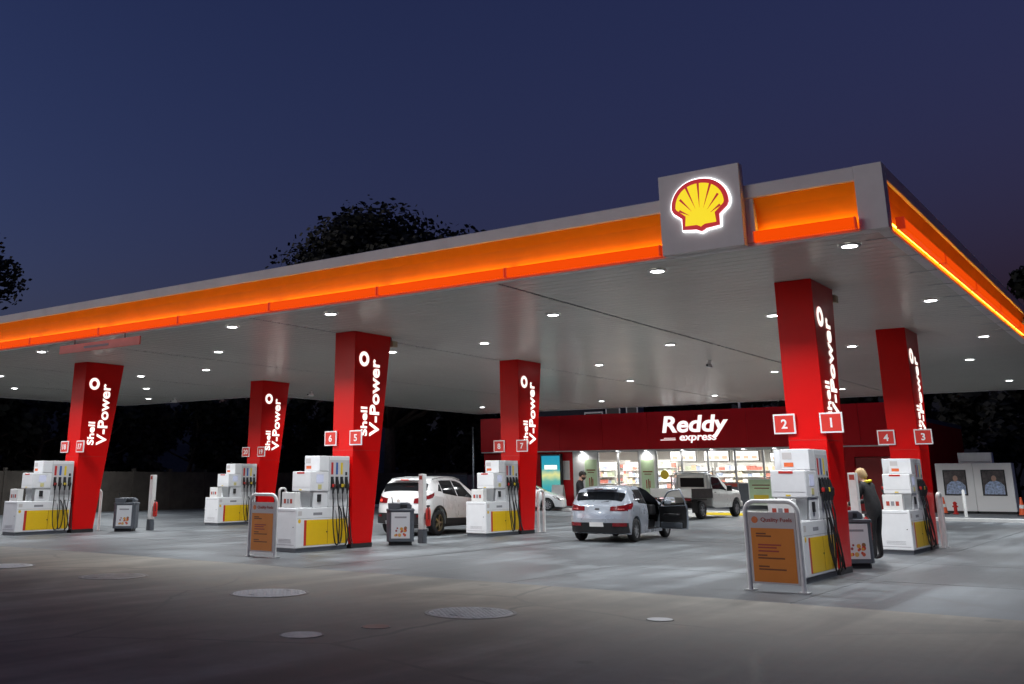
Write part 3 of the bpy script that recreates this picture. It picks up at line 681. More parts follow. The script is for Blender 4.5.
poster(-17.5,YS-.25,FL+.2,1.3,1.3,'wide green poster board standing right of the utility truck', shapes=[(-.45,.45,.95,1.0,M_ink),(-.35,.4,.8,.85,M_ink),(-.4,.35,.2,.5,M_lyel)])
poster(-19.4,YS-.015,.4,1.35,1.05,'dark poster with red heading below the shop window', M_grey, M_inkgrey, shapes=[(-.6,.6,.82,.98,M_inkred),(-.1,.35,.35,.6,M_signtop)])
poster(-28.72,YS-.021,1.55,.42,1.05,'white notice on the red wall beside the display screen', mat('notice', (.6,.6,.58), .5), M_wpaint)
tag(part('yellow_sign', MB().lathe([(.24,YS-.004),(.24,YS+.033)], c=(-22.75,0,1.82), ax='y', n=24), M_lyel), 'round yellow sticker on the shop window by the standing customer', 'sign')
t = thing('display_screen', 'tall lit blue green advertising screen on the red shop wall', 'screen', (-29.62,YS-.2,FL))
part('stand', MB().box(-.6,.6,-.02,.16,0,.30), M_dark, t); part('casing', MB().box(-.70,.70,-.05,.14,.3003,2.86), M_dark, t, bevel=.01)
def screen_mat():
    m = bpy.data.materials.new('screen_picture'); m.use_nodes = True; nt = m.node_tree; b = nt.nodes['Principled BSDF']
    tc = nt.nodes.new('ShaderNodeTexCoord'); sp_ = nt.nodes.new('ShaderNodeSeparateXYZ'); nt.links.new(tc.outputs['Object'], sp_.inputs[0])
    nz = nt.nodes.new('ShaderNodeTexNoise'); nz.inputs['Scale'].default_value = 2.5; nt.links.new(tc.outputs['Object'], nz.inputs[0])
    ad = nt.nodes.new('ShaderNodeMath'); ad.operation = 'MULTIPLY_ADD'; ad.inputs[1].default_value = .35; nt.links.new(nz.outputs[0], ad.inputs[0]); nt.links.new(sp_.outputs[2], ad.inputs[2])
    mr = nt.nodes.new('ShaderNodeMapRange'); mr.inputs[1].default_value = .5; mr.inputs[2].default_value = 3.0; nt.links.new(ad.outputs[0], mr.inputs[0])
    cr = nt.nodes.new('ShaderNodeValToRGB'); e = cr.color_ramp.elements; e[0].color = (.02,.10,.12,1); e[1].color = (.01,.22,.36,1)
    for p, c in ((.25,(.03,.28,.33,1)),(.42,(.10,.36,.30,1)),(.55,(.62,.62,.25,1)),(.68,(.02,.30,.36,1))): q = e.new(p); q.color = c
    nt.links.new(mr.outputs[0], cr.inputs[0]); b.inputs['Base Color'].default_value = (0,0,0,1); nt.links.new(cr.outputs[0], b.inputs['Emission Color']); b.inputs['Emission Strength'].default_value = 1.25*K
    return m
part('picture', MB().box(-.60,.60,-.056,-.051,.55,2.76), screen_mat(), t)
part('heading', MB().box(-.42,.42,-.060,-.0565,2.0,2.24), M_glow, t)
t = thing('small_screen', 'small blue lit screen on the red wall left of the tall display', 'screen', (-30.95,YS-.021,1.3)); part('casing', MB().box(-.24,.24,-.08,0,0,.5), M_dark, t); part('picture', MB().box(-.21,.21,-.085,-.081,.04,.46), mat('blue_screen', (.02,.1,.3), .3, emit=(.03,.2,.7), es=.8), t)
t = thing('pavement_board', 'white pavement board leaning before the red shop wall', 'sign', (-28.75,YS-1.0,FL))
for s in (-1,1): part('panel', MB().add([(-.36,s*.28,0),(.36,s*.28,0),(.36,s*.02,1.15),(-.36,s*.02,1.15),(-.36,s*.3,0),(.36,s*.3,0),(.36,s*.04,1.15),(-.36,s*.04,1.15)], [(0,1,2,3),(7,6,5,4),(0,4,5,1),(2,6,7,3),(1,5,6,2),(0,3,7,4)]), M_wpaint, t)
# roof plant and posts above the shop
for k, (x, w_, h, s) in enumerate([(-27.4,1.0,.75,'left one'),(-26.15,.8,.85,'right one'),(-28.7,1.3,.4,'low one at the left')]):
    t = thing('rooftop_unit', f'pale rooftop unit above the red shop fascia, {s}', 'rooftop unit', (x,54.5,4.401)); part('casing', MB().box(-w_/2,w_/2,0,.8,0,h+.75), M_galv, t, bevel=.02); part('grille', MB().box(-w_/2+.1,w_/2-.1,-.012,-.002,.75,h+.65), M_dark, t)
t = thing('roof_post', 'thin white post on the shop roof edge right of the lettering', 'post', (-18.35,YS-.05,5.101)); part('post', MB().box(-.05,.05,-.05,.05,.013,1.2), M_wpaint, t); part('bracket', MB().box(-.1,.1,-.1,.1,0,.0125), M_galv, t)

# ------------------------------------------------------------------ right hand cabinets, bollards, cones
def cabinet(loc, label, flip):
    t = thing('ice_cabinet', label, 'cabinet', loc, 0, 'white cabinets at the right')
    pr = [(0,.1),(0,.75),(.12,2.16),(.95,2.16),(.95,.1)]
    part('base', MB().box(-.72,.72,.05,.9,0,.099), M_dark, t)
    part('body', MB().prism(pr, -.76, .76, 'x'), mat('cabinet_white', (.92,.91,.89), .4), t, bevel=.02)
    sl = .12/1.41
    def fy(z): return max(0,(z-.75))*sl
    a, b, z0, z1 = -.42, .42, .82, 1.82
    part('picture_frame', MB().add([(x,fy(z)-d,z) for d in (.002,.02) for x,z in ((a-.05,z0-.05),(b+.05,z0-.05),(b+.05,z1+.05),(a-.05,z1+.05))], [(0,1,2,3),(7,6,5,4),(0,4,5,1),(1,5,6,2),(2,6,7,3),(3,7,4,0)]), M_dark, t)
    def flat(pts, m, name, d):
        n = len(pts); part(name, MB().add([(x,fy(z)-d,z) for x,z in pts]+[(x,fy(z)-d-.003,z) for x,z in pts], [tuple(range(n)), tuple(range(2*n-1,n-1,-1))]+[(i,(i+1)%n,(i+1)%n+n,i+n) for i in range(n)]), m, t)
    flat([(a,z0),(b,z0),(b,z1),(a,z1)], mat('photo_dark', (.10,.085,.085), .4, var=.6, vscale=6), 'photo', .021)
    bl = mat('photo_blue', (.42,.52,.72), .4, var=.7, vscale=11); sk = mat('photo_skin', (.5,.3,.22), .5)
    flat([(-.40,z0+.01),(.40,z0+.01),(.40,1.18),(.28,1.34),(.1,1.40),(-.15,1.38),(-.34,1.22)], bl, 'photo_shape', .025)
    flat([(.10*math.cos(q*.63)+.02, 1.50+.13*math.sin(q*.63)) for q in range(10)], sk, 'photo_shape', .025)
    return t
c1 = cabinet((-8.62,50.4,FL), 'white sloping cabinet with dark poster, left of the pair', 1); dup(c1, (-7.09,50.4,FL), 0, 'white sloping cabinet with dark poster, right of the pair')
t = thing('cabinet_header', 'white box standing on top of the two sloping cabinets', 'box', (-7.75,50.75,FL+2.161)); part('casing', MB().box(-.68,.68,0,.5,0,.46), M_white, t, bevel=.02); part('panel_line', MB().box(-.6,.6,-.004,-.001,.06,.075), M_inkgrey, t)
t = thing('bollard', 'slim white steel bollard before the sloping cabinets', 'bollard', (-7.55,45.6,FL)); part('pipe', MB().lathe([(.06,0),(.06,1.0),(.045,1.05),(0,1.07)], n=14), M_wpaint, t, smooth=40); part('flange', MB().lathe([(.12,.001),(.12,.015),(.061,.016)], n=14, cap=False), M_galv, t)
M_cone = mat('cone_orange', (.75,.10,.02), .5, var=.1)
def cone(loc, label, s=1):
    t = thing('traffic_cone', label, 'traffic cone', loc, 0, 'orange cones'); part('foot', MB().box(-.19*s,.19*s,-.19*s,.19*s,0,.035), M_black, t, bevel=.01); part('cone', MB().lathe([(.14*s,.036),(.035*s,.70*s),(.03*s,.71*s)], n=16), M_cone, t, smooth=40); part('band', MB().lathe([(.106*s,.28*s),(.083*s,.42*s)], n=16, cap=False), M_wpaint, t)
cone((-9.05,49.6,FL), 'orange traffic cone at the left foot of the cabinets', 1.0); cone((-5.95,48.8,FL), 'orange traffic cone at the right end of the cabinets', 1.05)
t = thing('small_hydrant', 'red bollard beside the left traffic cone', 'bollard', (-8.55,49.3,FL)); part('barrel', MB().lathe([(.12,0),(.12,.05),(.07,.06),(.07,.42),(.085,.43),(.085,.47),(.04,.52),(0,.53)], n=14), M_stripe, t, smooth=30); part('outlet', MB().lathe([(.035,-.11),(.035,.11)], c=(0,0,.32), ax='x', n=10), M_stripe, t)
t = thing('wheel_stop', 'yellow kerb block on the ground behind the utility truck wheels', 'wheel stop', (-17.6,45.6,0)); part('block', MB().prism([(-.09,0),(.09,0),(.06,.11),(-.06,.11)], -1.3, 1.3, 'x'), M_lyel, t, bevel=.01)
for k in range(3): part('stripe', MB().box(-1.0+k*.8,-.8+k*.8,-.062,.062,.1105,.114), M_dark, t)

# ------------------------------------------------------------------ boundary wall, dark enclosure, pole
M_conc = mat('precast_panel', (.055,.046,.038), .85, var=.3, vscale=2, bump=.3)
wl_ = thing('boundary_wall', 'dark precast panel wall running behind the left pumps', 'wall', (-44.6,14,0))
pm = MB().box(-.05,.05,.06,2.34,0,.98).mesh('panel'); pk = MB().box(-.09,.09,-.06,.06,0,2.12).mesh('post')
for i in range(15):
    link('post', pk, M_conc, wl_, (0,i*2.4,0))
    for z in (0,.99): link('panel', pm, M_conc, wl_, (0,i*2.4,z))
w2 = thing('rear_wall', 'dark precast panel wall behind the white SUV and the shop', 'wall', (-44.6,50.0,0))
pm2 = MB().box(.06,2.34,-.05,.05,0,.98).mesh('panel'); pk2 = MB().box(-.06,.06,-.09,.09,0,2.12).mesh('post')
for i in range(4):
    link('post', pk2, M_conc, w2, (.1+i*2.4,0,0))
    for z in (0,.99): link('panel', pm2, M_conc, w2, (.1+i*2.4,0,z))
t = thing('dark_skip', 'dark navy metal skip behind the white SUV', 'skip', (-34.9,48.6,0), R(4))
M_navy = mat('navy_steel', (.02,.027,.05), .5, var=.2)
part('hull', MB().prism([(-.55,.12),(.55,.12),(.75,1.75),(-.75,1.75)], -1.3, 1.3, 'x'), M_navy, t, bevel=.02); part('rim', MB().box(-1.35,1.35,-.8,.8,1.7505,1.83), M_navy, t)
for s in (-1.0,-.35,.35,1.0): part('rib', MB().box(s-.04,s+.04,-.72,-.66,.5,1.72), M_navy, t)
part('skid', MB().box(-1.1,1.1,-.4,-.3,0,.119).box(-1.1,1.1,.3,.4,0,.119), M_dark, t)
t = thing('thin_pole', 'thin grey pole standing behind the white SUV', 'pole', (-31.9,46.2,0)); part('shaft', MB().tube([(0,0,0),(0,0,4.4)],[.05,.04],10), M_grey, t, smooth=True); part('base_plate', MB().box(-.12,.12,-.12,.12,.0005,.02), M_galv, t)
t = thing('street_lamp', 'far street lamp glowing small at the left picture edge', 'street lamp', (-78,44.5,0)); part('mast', MB().tube([(0,0,0),(0,0,6.6),(.3,-.2,7.0),(1.2,-.6,7.1)],[.09,.07,.06,.05],8), M_galv, t, smooth=True)
part('lamp_head', MB().box(1.1,1.7,-.85,-.55,7.04,7.16), M_dark, t); part('lens', MB().box(1.15,1.65,-.82,-.58,7.0,7.039), mat('street_lens', (1,1,1), .4, emit=(1,.97,.9), es=6), t)

# ------------------------------------------------------------------ cars
def interp(keys, y):
    if y <= keys[0][0]: return keys[0][1]
    for (a, va), (b, vb) in zip(keys, keys[1:]):
        if y <= b:
            t = (y-a)/(b-a); return va+(vb-va)*t
    return keys[-1][1]
class Car:
    """body surface lofted along y (0 = rear, L = nose); v 0..1 lower side, 1..2 glasshouse side, 2..3 roof to centre line"""
    def __init__(s, L, half, top, belt, wheels, wr, sill=.22, rr=.38, rf=.6, nr=3.2, nf=2.6, tumble=.30, bulge=.05, leans=True):
        s.leans = leans
        s.L, s.half, s.top, s.belt, s.wheels, s.wr, s.sill = L, half, top, belt, wheels, wr, sill
        s.rr, s.rf, s.nr, s.nf, s.tumble, s.bulge = rr, rf, nr, nf, tumble, bulge
    def w(s, y):
        k = s.half
        if y < s.rr: k *= max(0, 1-(1-max(y,0)/s.rr)**s.nr)**(1/s.nr)
        if y > s.L-s.rf: k *= max(0, 1-(1-max(s.L-y,0)/s.rf)**s.nf)**(1/s.nf)
        return k
    def lean(s, y, z):
        return (.11*max(0,min(1.5,(z-.62)/.35))**1.4+.10*max(0,(.42-z)/.2)**1.5)*max(0,1-max(y,0)/.7)
    def rear_y(s, x, z):
        q = min(.9999, abs(x)/s.half); y = s.rr*(1-(1-q**s.nr)**(1/s.nr)); return y+s.lean(y,z)+0* s.rr*(1-(1-q**s.nr)**(1/s.nr))
    def low(s, y):
        z = s.sill+(.09 if y < .25 else 0)*(1-y/.25 if y < .25 else 0)
        for yw in s.wheels:
            R_ = s.wr+.055; d = abs(y-yw)
            if d < R_: z = max(z, s.wr+math.sqrt(R_*R_-d*d)*.97)
        return z
    def P(s, y, v, side=1, off=0):
        w = s.w(y); zb = interp(s.belt, y); zt = interp(s.top, y); zl = s.low(y)
        gh = max(0.0, zt-.05-zb)
        wb = w*.965; rail = zb+max(gh, .3*max(zt-zb, .01)); wr_ = max(wb*.2, wb-s.tumble*max(0, rail-zb)*(w/s.half)-.02)
        if gh < .03: wr_ = wb*.86
        if v <= 1:
            z = zl+(zb-zl)*v; q = (z-(zl+(zb-zl)*.62))/max(.2, zb-s.sill)
            x = w*(1-s.bulge*2.2*q*q)-(.012*w if v > .93 else 0)
            x = min(x, w); 
            if v > .8: x += (wb-x)*((v-.8)/.2)
        elif v <= 2: t = v-1; z = zb+(rail-zb)*t; x = wb+(wr_-wb)*(t**1.15)
        else:
            t = v-2; a = t*math.pi/2; x = wr_*math.cos(a)**.8 if t < 1 else 0; z = rail+(zt-rail)*math.sin(a)
        p = Vector((x*side, y+(s.lean(y,z) if s.leans else 0), z))
        if off:
            e = .012; n = (s.P(min(y+e,s.L-.001),v,side)-s.P(max(y-e,.001),v,side)).cross(s.P(y,min(v+.03,2.99),side)-s.P(y,max(v-.03,0),side))
            if n.length > 1e-9:
                n.normalize(); c = Vector((0, s.L*.5, .6)); 
                if n.dot(p-c) < 0: n = -n
                p = p+n*off
        return p
    VS = [0,.12,.25,.4,.55,.7,.8,.86,.93,1,1.12,1.35,1.6,1.85,2,2.12,2.3,2.5,2.75,3]
    def ys(s):
        a = [.003,.01,.022,.04,.065,.1,.14,.19,.25]; y = .3
        while y < s.L-.3: a.append(y); y += .055
        return a+[s.L-q for q in (.28,.22,.16,.11,.07,.04,.02,.008,.002)]
    def body(s, holes=()):
        mb = MB(); Y = s.ys()
        for h in holes:
            for q in h[1:3]:
                k = min(range(len(Y)), key=lambda i: abs(Y[i]-q)); Y[k] = q
        for side in (1,-1):
            for i in range(len(Y)-1):
                for j in range(len(s.VS)-1):
                    ym, vm = (Y[i]+Y[i+1])/2, (s.VS[j]+s.VS[j+1])/2
                    if any(h[0] == side and h[1] <= ym <= h[2] and h[3] <= vm <= h[4] for h in holes): continue
                    mb.add([s.P(Y[i],s.VS[j],side), s.P(Y[i+1],s.VS[j],side), s.P(Y[i+1],s.VS[j+1],side), s.P(Y[i],s.VS[j+1],side)], [(0,1,2,3) if side > 0 else (3,2,1,0)])
        # close underside
        for i in range(len(Y)-1):
            a, b = Y[i], Y[i+1]; mb.add([s.P(a,0,1), s.P(b,0,1), s.P(b,0,-1), s.P(a,0,-1)], [(0,3,2,1)])
        for ye in (Y[0], Y[-1]):
            for j in range(len(s.VS)-1): mb.add([s.P(ye,s.VS[j],1), s.P(ye,s.VS[j+1],1), s.P(ye,s.VS[j+1],-1), s.P(ye,s.VS[j],-1)], [(0,1,2,3)])
        me = bpy.data.meshes.new('body'); me.from_pydata(mb.v, [], mb.f)
        bm = bmesh.new(); bm.from_mesh(me); bmesh.ops.remove_doubles(bm, verts=bm.verts, dist=.0008); bmesh.ops.recalc_face_normals(bm, faces=bm.faces); bm.to_mesh(me); bm.free()
        me.polygons.foreach_set('use_smooth', [True]*len(me.polygons)); me.set_sharp_from_angle(angle=R(48)); return me
    def patch(s, y00, y01, y10, y11, v0, v1, side=1, off=.004, n=12, m=6):
        """patch whose lower edge runs y00..y01 at v0 and upper edge y10..y11 at v1"""
        rows = []
        for j in range(m+1):
            t = j/m; v = v0+(v1-v0)*t; a = y00+(y10-y00)*t; b = y01+(y11-y01)*t
            rows.append([s.P(a+(b-a)*i/n, v, side, off) for i in range(n+1)])
        return MB().grid(rows)
    def cross(s, y0, y1, v0=2.02, off=.005, n=7, m=8):
        """wind screen: spans the car between heights of two stations"""
        rows = []
        for i in range(n+1):
            y = y0+(y1-y0)*i/n; r = [s.P(y, v0+(3-v0)*j/m, 1, off) for j in range(m+1)]
            rows.append(r+[s.P(y, v0+(3-v0)*j/m, -1, off) for j in range(m-1,-1,-1)])
        return MB().grid(rows)
    def rear(s, x0, x1, z0, z1, off=.012, th=.03, n=8, zs=0):
        """a piece that follows the curved tail between x0..x1; upper edge may lift by zs outwards"""
        rows = []
        zz = [(z0, 0), (z1, 1)]
        f, b = [], []
        for i in range(n+1):
            x = x0+(x1-x0)*i/n; lift = zs*(i/n)
            y = s.rear_y(x, z0); y2 = s.rear_y(x, z1+lift); f.append(((x, y-off, z0), (x, y2-off, z1+lift))); b.append(((x, y+th, z0), (x, y2+th, z1+lift)))
        mb = MB()
        mb.grid([[q[0] for q in f],[q[1] for q in f],[q[1] for q in b],[q[0] for q in b],[q[0] for q in f]])
        mb.f.append((0, len(f)*3, len(f)*2, len(f)))
        k = len(f); mb.f.append((k-1, 2*k-1, 3*k-1, 4*k-1)); return mb
wheel_cache = {}
def wheel(parent, x, y, r, wd, spokes, rimm, key):
    side = 1 if x > 0 else -1; k = (key, side)
    if k not in wheel_cache:
        ty = MB().lathe([(r*.66,-wd/2),(r*.9,-wd/2),(r*.985,-wd/2+.03),(r,-wd/2+.06),(r,wd/2-.06),(r*.985,wd/2-.03),(r*.9,wd/2),(r*.66,wd/2)], ax='x', n=32, cap=False).mesh('tyre', 50)
        o = side*(wd/2-.015); bc = side*(wd/2-.07)
        rm = MB().lathe([(r*.68,o),(r*.61,o-side*.005),(r*.60,bc)], ax='x', n=32, cap=False); rm.lathe([(0,o+side*.004),(r*.15,o+side*.002),(r*.17,bc)], ax='x', n=16, cap=False)
        for q in range(spokes):
            a = 2*math.pi*q/spokes; ca, sa = math.cos(a), math.sin(a); ta, tb = -sa, ca
            i0, i1, h0, h1 = r*.12, r*.64, r*.075, r*.06
            P = lambda rr, hh, xx: (xx, ca*rr+ta*hh, sa*rr+tb*hh)
            rm.add([P(i0,-h0,o),P(i1,-h1,o-side*.008),P(i1,h1,o-side*.008),P(i0,h0,o),P(i0,-h0,bc),P(i1,-h1,bc),P(i1,h1,bc),P(i0,h0,bc)], [(0,1,2,3),(0,4,5,1),(3,2,6,7),(7,6,5,4)])
        ds = MB().lathe([(0,bc-side*.02),(r*.665,bc-side*.02)], ax='x', n=24, cap=False).mesh('disc')
        wheel_cache[k] = (ty, rm.mesh('rim', 35), ds)
    ty, rm, ds = wheel_cache[k]
    t = link('wheel', ty, M_tyre, parent, (x, y, r)); link('rim', rm, rimm, t); link('brake_disc', ds, M_dark, t)
def paint(name, col, metal=0, rough=.28): return mat(name, col, rough, metal=metal, coat=.7, var=.02, vscale=2)
M_clad = mat('black_cladding', (.018,.018,.02), .55)
def common(t, c, paintm, rimm, spokes, key, wd=.2):
    for yw in c.wheels:
        for s_ in (1,-1): wheel(t, s_*(c.half-.115), yw, c.wr, wd, spokes, rimm, key)
    u = MB().box(-c.half+.28, c.half-.28, .3, c.L-.35, .2, .5)
    for yw in c.wheels: u.box(-c.half+.2, c.half-.2, yw-c.wr-.05, yw+c.wr+.05, .45, c.wr*2+.04)
    part('underbody', u, M_dark, t)

# --- white SUV
def suv(loc, rz, label):
    t = thing('parked_suv', label, 'SUV', loc, rz)
    c = Car(4.38, .90, [(0,1.0),(.05,1.06),(.14,1.18),(.40,1.43),(.55,1.50),(.8,1.54),(1.3,1.58),(1.9,1.59),(2.2,1.56),(2.5,1.48),(3.25,1.06),(3.45,1.0),(4.1,.86),(4.38,.66)],
            [(0,1.02),(.5,1.15),(1.0,1.10),(1.9,1.0),(2.6,.96),(3.3,.93),(4.1,.79),(4.38,.58)], (.80,3.45), .345, sill=.30, tumble=.50, nr=2.7, rr=.42, bulge=.07)
    P_ = paint('white_paintwork', (.74,.74,.73)); link('body', c.body(), P_, t)
    g = lambda *a, **k: part('side_window', c.patch(*a, **k), M_glass, t, smooth=True, fix=False)
    for s_ in (1,-1):
        g(.80,1.02,.98,1.05,1.16,1.62,s_); g(1.06,1.90,1.09,1.86,1.06,1.86,s_); g(1.95,2.98,1.92,2.42,1.06,1.86,s_)
        d = MB()
        for ya in (1.04,1.925,2.95): d.grid([[c.P(ya-.006,v,s_,.0015) for v in (.15,.4,.7,.95)],[c.P(ya+.006,v,s_,.0015) for v in (.15,.4,.7,.95)]])
        part('door_gap', d, M_dark, t, fix=False)
        part('sill_cladding', c.patch(1.22,3.03,1.22,3.03,.0,.20,s_,.012), M_clad, t, fix=False)
        for yw in c.wheels:
            r0, r1 = c.wr+.05, c.wr+.115; rows = [[],[]]
            for k in range(17):
                a = -.12+k/16*(math.pi+.24); 
                for q, rr in enumerate((r0, r1)):
                    y_, z_ = yw-rr*math.cos(a), c.wr+rr*math.sin(a); zl = c.low(y_); zb = interp(c.belt,y_); 
                    v_ = min(.9,max(0,(z_-zl)/(zb-zl))); pt = c.P(y_, v_, s_, .014); rows[q].append(Vector((pt.x, y_, max(z_,.22))))
            part('arch_trim', MB().grid(rows), M_clad, t, fix=False)
        for ya in (1.75,2.75): part('door_handle', c.patch(ya-.2,ya-.02,ya-.2,ya-.02,.84,.88,s_,.025,4,2), P_, t, fix=False)
        part('roof_rail', MB().tube([c.P(y_,2.05,s_,.04) for y_ in (.7,1.1,1.6,2.1,2.4)],.018,6), M_galv, t, smooth=True)
        m_ = MB().box(.86*1 if s_>0 else -1.10,1.10 if s_>0 else -.86,2.72,2.86,1.0,1.16); part('mirror', m_, P_, t, bevel=.04)
        tl = part('tail_lamp', c.rear(s_*.46,s_*.80,.86,.985,.016,.03,8,.06), M_tail, t); part('lamp_core', c.rear(s_*.66,s_*.76,.90,.955,.020,.0,3,.02), M_taillit, tl)
        part('tail_lamp', c.patch(.13,.46,.16,.50,.86,1.0,s_,.008), M_tail, t, fix=False)
        part('reflector', c.rear(s_*.60,s_*.74,.50,.56,.05,.02,3), M_tail, t)
    part('rear_window', c.cross(.15,.38,2.10,.006), M_glass, t, smooth=True, fix=False); part('windscreen', c.cross(2.5,3.22,2.02), M_glass, t, smooth=True, fix=False)
    part('spoiler', MB().box(-.50,.50,.32,.62,1.472,1.50, top=(-.5,.5,.36,.66)), P_, t, bevel=.015)
    part('brake_light', MB().box(-.14,.14,.312,.3195,1.475,1.497), M_taillit, t)
    part('bumper', c.rear(-.84,.84,.32,.60,.045,.08,18), M_clad, t, smooth=40); part('diffuser', c.rear(-.45,.45,.30,.40,.058,.02,6), M_galv, t)
    part('licence_plate', c.rear(-.19,.19,.70,.81,.012,.01,4), M_number, t); part('plate_bar', c.rear(-.36,.36,.835,.865,.022,.01,6), M_chrome, t)
    part('badge', MB().lathe([(.05,-.018),(.05,-.006)], c=(0,0,.92), ax='y', n=16), M_chrome, t)
    part('headlamp', c.patch(3.95,4.3,3.95,4.25,.82,1.0,1,.008), M_chrome, t, fix=False); part('headlamp', c.patch(3.95,4.3,3.95,4.25,.82,1.0,-1,.008), M_chrome, t, fix=False)
    common(t, c, P_, mat('bronze_rim', (.42,.36,.24), .3, metal=.8), 5, 'suv', .22); return t
suv((-18.95,23.55,0), R(6), 'white SUV with dark cladding at the pump, tail lamps lit').scale = (1.02,1.03,1.07)

# --- hatchbacks
def seat(parent, x, y):
    s_ = part('seat', MB().box(x-.24,x+.24,y-.22,y+.28,.32,.55), M_dark, parent, bevel=.04)
    part('seat_back', MB().add([(x-.23,y-.2,.55),(x+.23,y-.2,.55),(x+.23,y-.06,.55),(x-.23,y-.06,.55),(x-.2,y-.46,1.12),(x+.2,y-.46,1.12),(x+.2,y-.36,1.12),(x-.2,y-.36,1.12)], [(3,2,1,0),(4,5,6,7),(0,1,5,4),(1,2,6,5),(2,3,7,6),(3,0,4,7)]), M_dark, s_, bevel=.03)
    part('headrest', MB().box(x-.11,x+.11,y-.49,y-.38,1.14,1.3), M_dark, s_, bevel=.03)
def hatch(loc, rz, label, paintm, opened, name):
    t = thing(name, label, 'hatchback', loc, rz)
    c = Car(4.07, .863, [(0,.90),(.04,.96),(.12,1.06),(.34,1.30),(.48,1.365),(.7,1.40),(1.1,1.44),(1.6,1.45),(1.95,1.42),(2.25,1.35),(3.02,.98),(3.2,.93),(3.8,.78),(4.07,.58)],
            [(0,.93),(.5,1.02),(1.2,.95),(2.4,.88),(3.05,.86),(3.8,.70),(4.07,.5)], (.72,3.30), .31, sill=.20, rr=.46, nr=2.6, tumble=.48, bulge=.075)
    D0, D1 = 1.62, 2.72
    holes = [(1,D0,D1,.10,1.93)] if opened else []
    link('body', c.body(holes), paintm, t)
    for s_ in (1,-1):
        g = lambda *a, **k: part('side_window', c.patch(*a, **k), M_glass, t, smooth=True, fix=False)
        g(.74,.92,.86,.94,1.12,1.62,s_); g(.95,1.56,.98,1.55,1.06,1.86,s_)
        if not (opened and s_ == 1): g(1.62,2.66,1.60,2.15,1.06,1.86,s_)
        d = MB()
        for ya in ((.95,) if opened and s_ == 1 else (.95,1.60,2.72)): d.grid([[c.P(ya-.006,v,s_,.0015) for v in (.1,.4,.7,.95)],[c.P(ya+.006,v,s_,.0015) for v in (.1,.4,.7,.95)]])
        part('door_gap', d, M_dark, t, fix=False)
        part('pillar_trim', c.patch(1.555,1.62,1.55,1.60,1.06,1.86,s_,.005,2,4), M_dark, t, fix=False)
        for ya in ((1.5,) if opened and s_ == 1 else (1.5,2.5)): part('door_handle', c.patch(ya-.2,ya-.03,ya-.2,ya-.03,.84,.88,s_,.022,4,2), paintm, t, fix=False)
        tl = part('tail_lamp', c.rear(s_*.36,s_*.79,.80,.905,.014,.03,9,.05), M_tail, t); part('lamp_core', c.rear(s_*.55,s_*.72,.83,.86,.018,.0,3), mat('lamp_core', (.5,.1,.1), .2), tl)
        part('tail_lamp', c.patch(.14,.44,.17,.47,.82,1.0,s_,.008), M_tail, t, fix=False)
        part('reflector', c.rear(s_*.44,s_*.78,.41,.50,.052,.02,5), M_tail, t)
        part('headlamp', c.patch(3.6,3.98,3.6,3.93,.82,1.0,s_,.008), M_chrome, t, fix=False)
        if not (opened and s_ == 1): part('mirror', MB().box(.84 if s_>0 else -1.05,1.05 if s_>0 else -.84,2.46,2.58,.95,1.09), paintm, t, bevel=.04)
    part('rear_window', c.cross(.13,.32,2.12,.006), M_glass, t, smooth=True, fix=False); part('windscreen', c.cross(2.25,3.0,2.02), M_glass, t, smooth=True, fix=False)
    part('spoiler', MB().box(-.46,.46,.26,.5,1.345,1.37, top=(-.46,.46,.30,.54)), paintm, t, bevel=.012)
    part('brake_light', MB().box(-.12,.12,.252,.2595,1.348,1.366), M_tail, t)
    part('bumper', c.rear(-.80,.80,.24,.50,.045,.08,18), M_clad, t, smooth=40); part('bumper_top', c.rear(-.82,.82,.5005,.60,.04,.06,18), paintm, t, smooth=40)
    part('licence_plate', c.rear(-.19,.19,.40,.51,.056,.0,4), M_number, t); part('badge', c.rear(-.06,.06,.825,.865,.012,.0,2), M_dark, t)
    part('wiper', MB().tube([(0,.20,1.0),(.28,.22,1.04)],.01,5), M_dark, t)
    if opened:
        part('cabin_floor', MB().box(-.7,.76,.95,2.9,.24,.30), M_dark, t); part('dashboard', MB().box(-.68,.68,2.50,2.85,.62,.92), M_dark, t, bevel=.05)
        part('cabin_lining', MB().box(-.74,-.70,.95,2.9,.3,.86), M_dark, t)
        seat(t, .36, 1.95); seat(t, -.36, 1.95)
        part('steering_wheel', MB().tube([(.36+.18*math.cos(a),2.36+.06*math.sin(a),.86+.17*math.sin(a)) for a in [k*math.pi/8 for k in range(17)]],.016,6,False), M_black, t, smooth=True)
        # the opened driver's door, hinged at its front edge
        hx = c.P(D1-.01,.6,1).x-.03; hinge = Vector((hx, D1-.01, 0)); ang = R(62)
        Mh = Matrix.Translation(hinge) @ Matrix.Rotation(ang, 4, 'Z') @ Matrix.Translation(-hinge)
        outer = c.patch(D0+.01,D1-.012,D0+.01,D1-.012,.11,1.0,1,0,16,8)
        def thick(mb, th):
            n = len(mb.v); mb.v += [(x-th, y, z) for x,y,z in mb.v[:n]]; mb.f += [tuple(i+n for i in reversed(f)) for f in mb.f]; return mb
        dd = part('driver_door', thick(outer, .055).xf(Mh), paintm, t, smooth=40, fix=False)
        inner = c.patch(D0+.02,D1-.025,D0+.02,D1-.025,.13,.985,1,-.058,12,8); part('door_trim', inner.xf(Mh), M_dark, dd, smooth=True, fix=False)
        part('armrest', MB().box(hx-.16,hx-.06,D0+.2,D1-.3,.60,.68).xf(Mh), M_dark, dd, bevel=.02); part('door_pocket', MB().box(hx-.13,hx-.06,D0+.15,D1-.15,.30,.45).xf(Mh), M_grey, dd, bevel=.02)
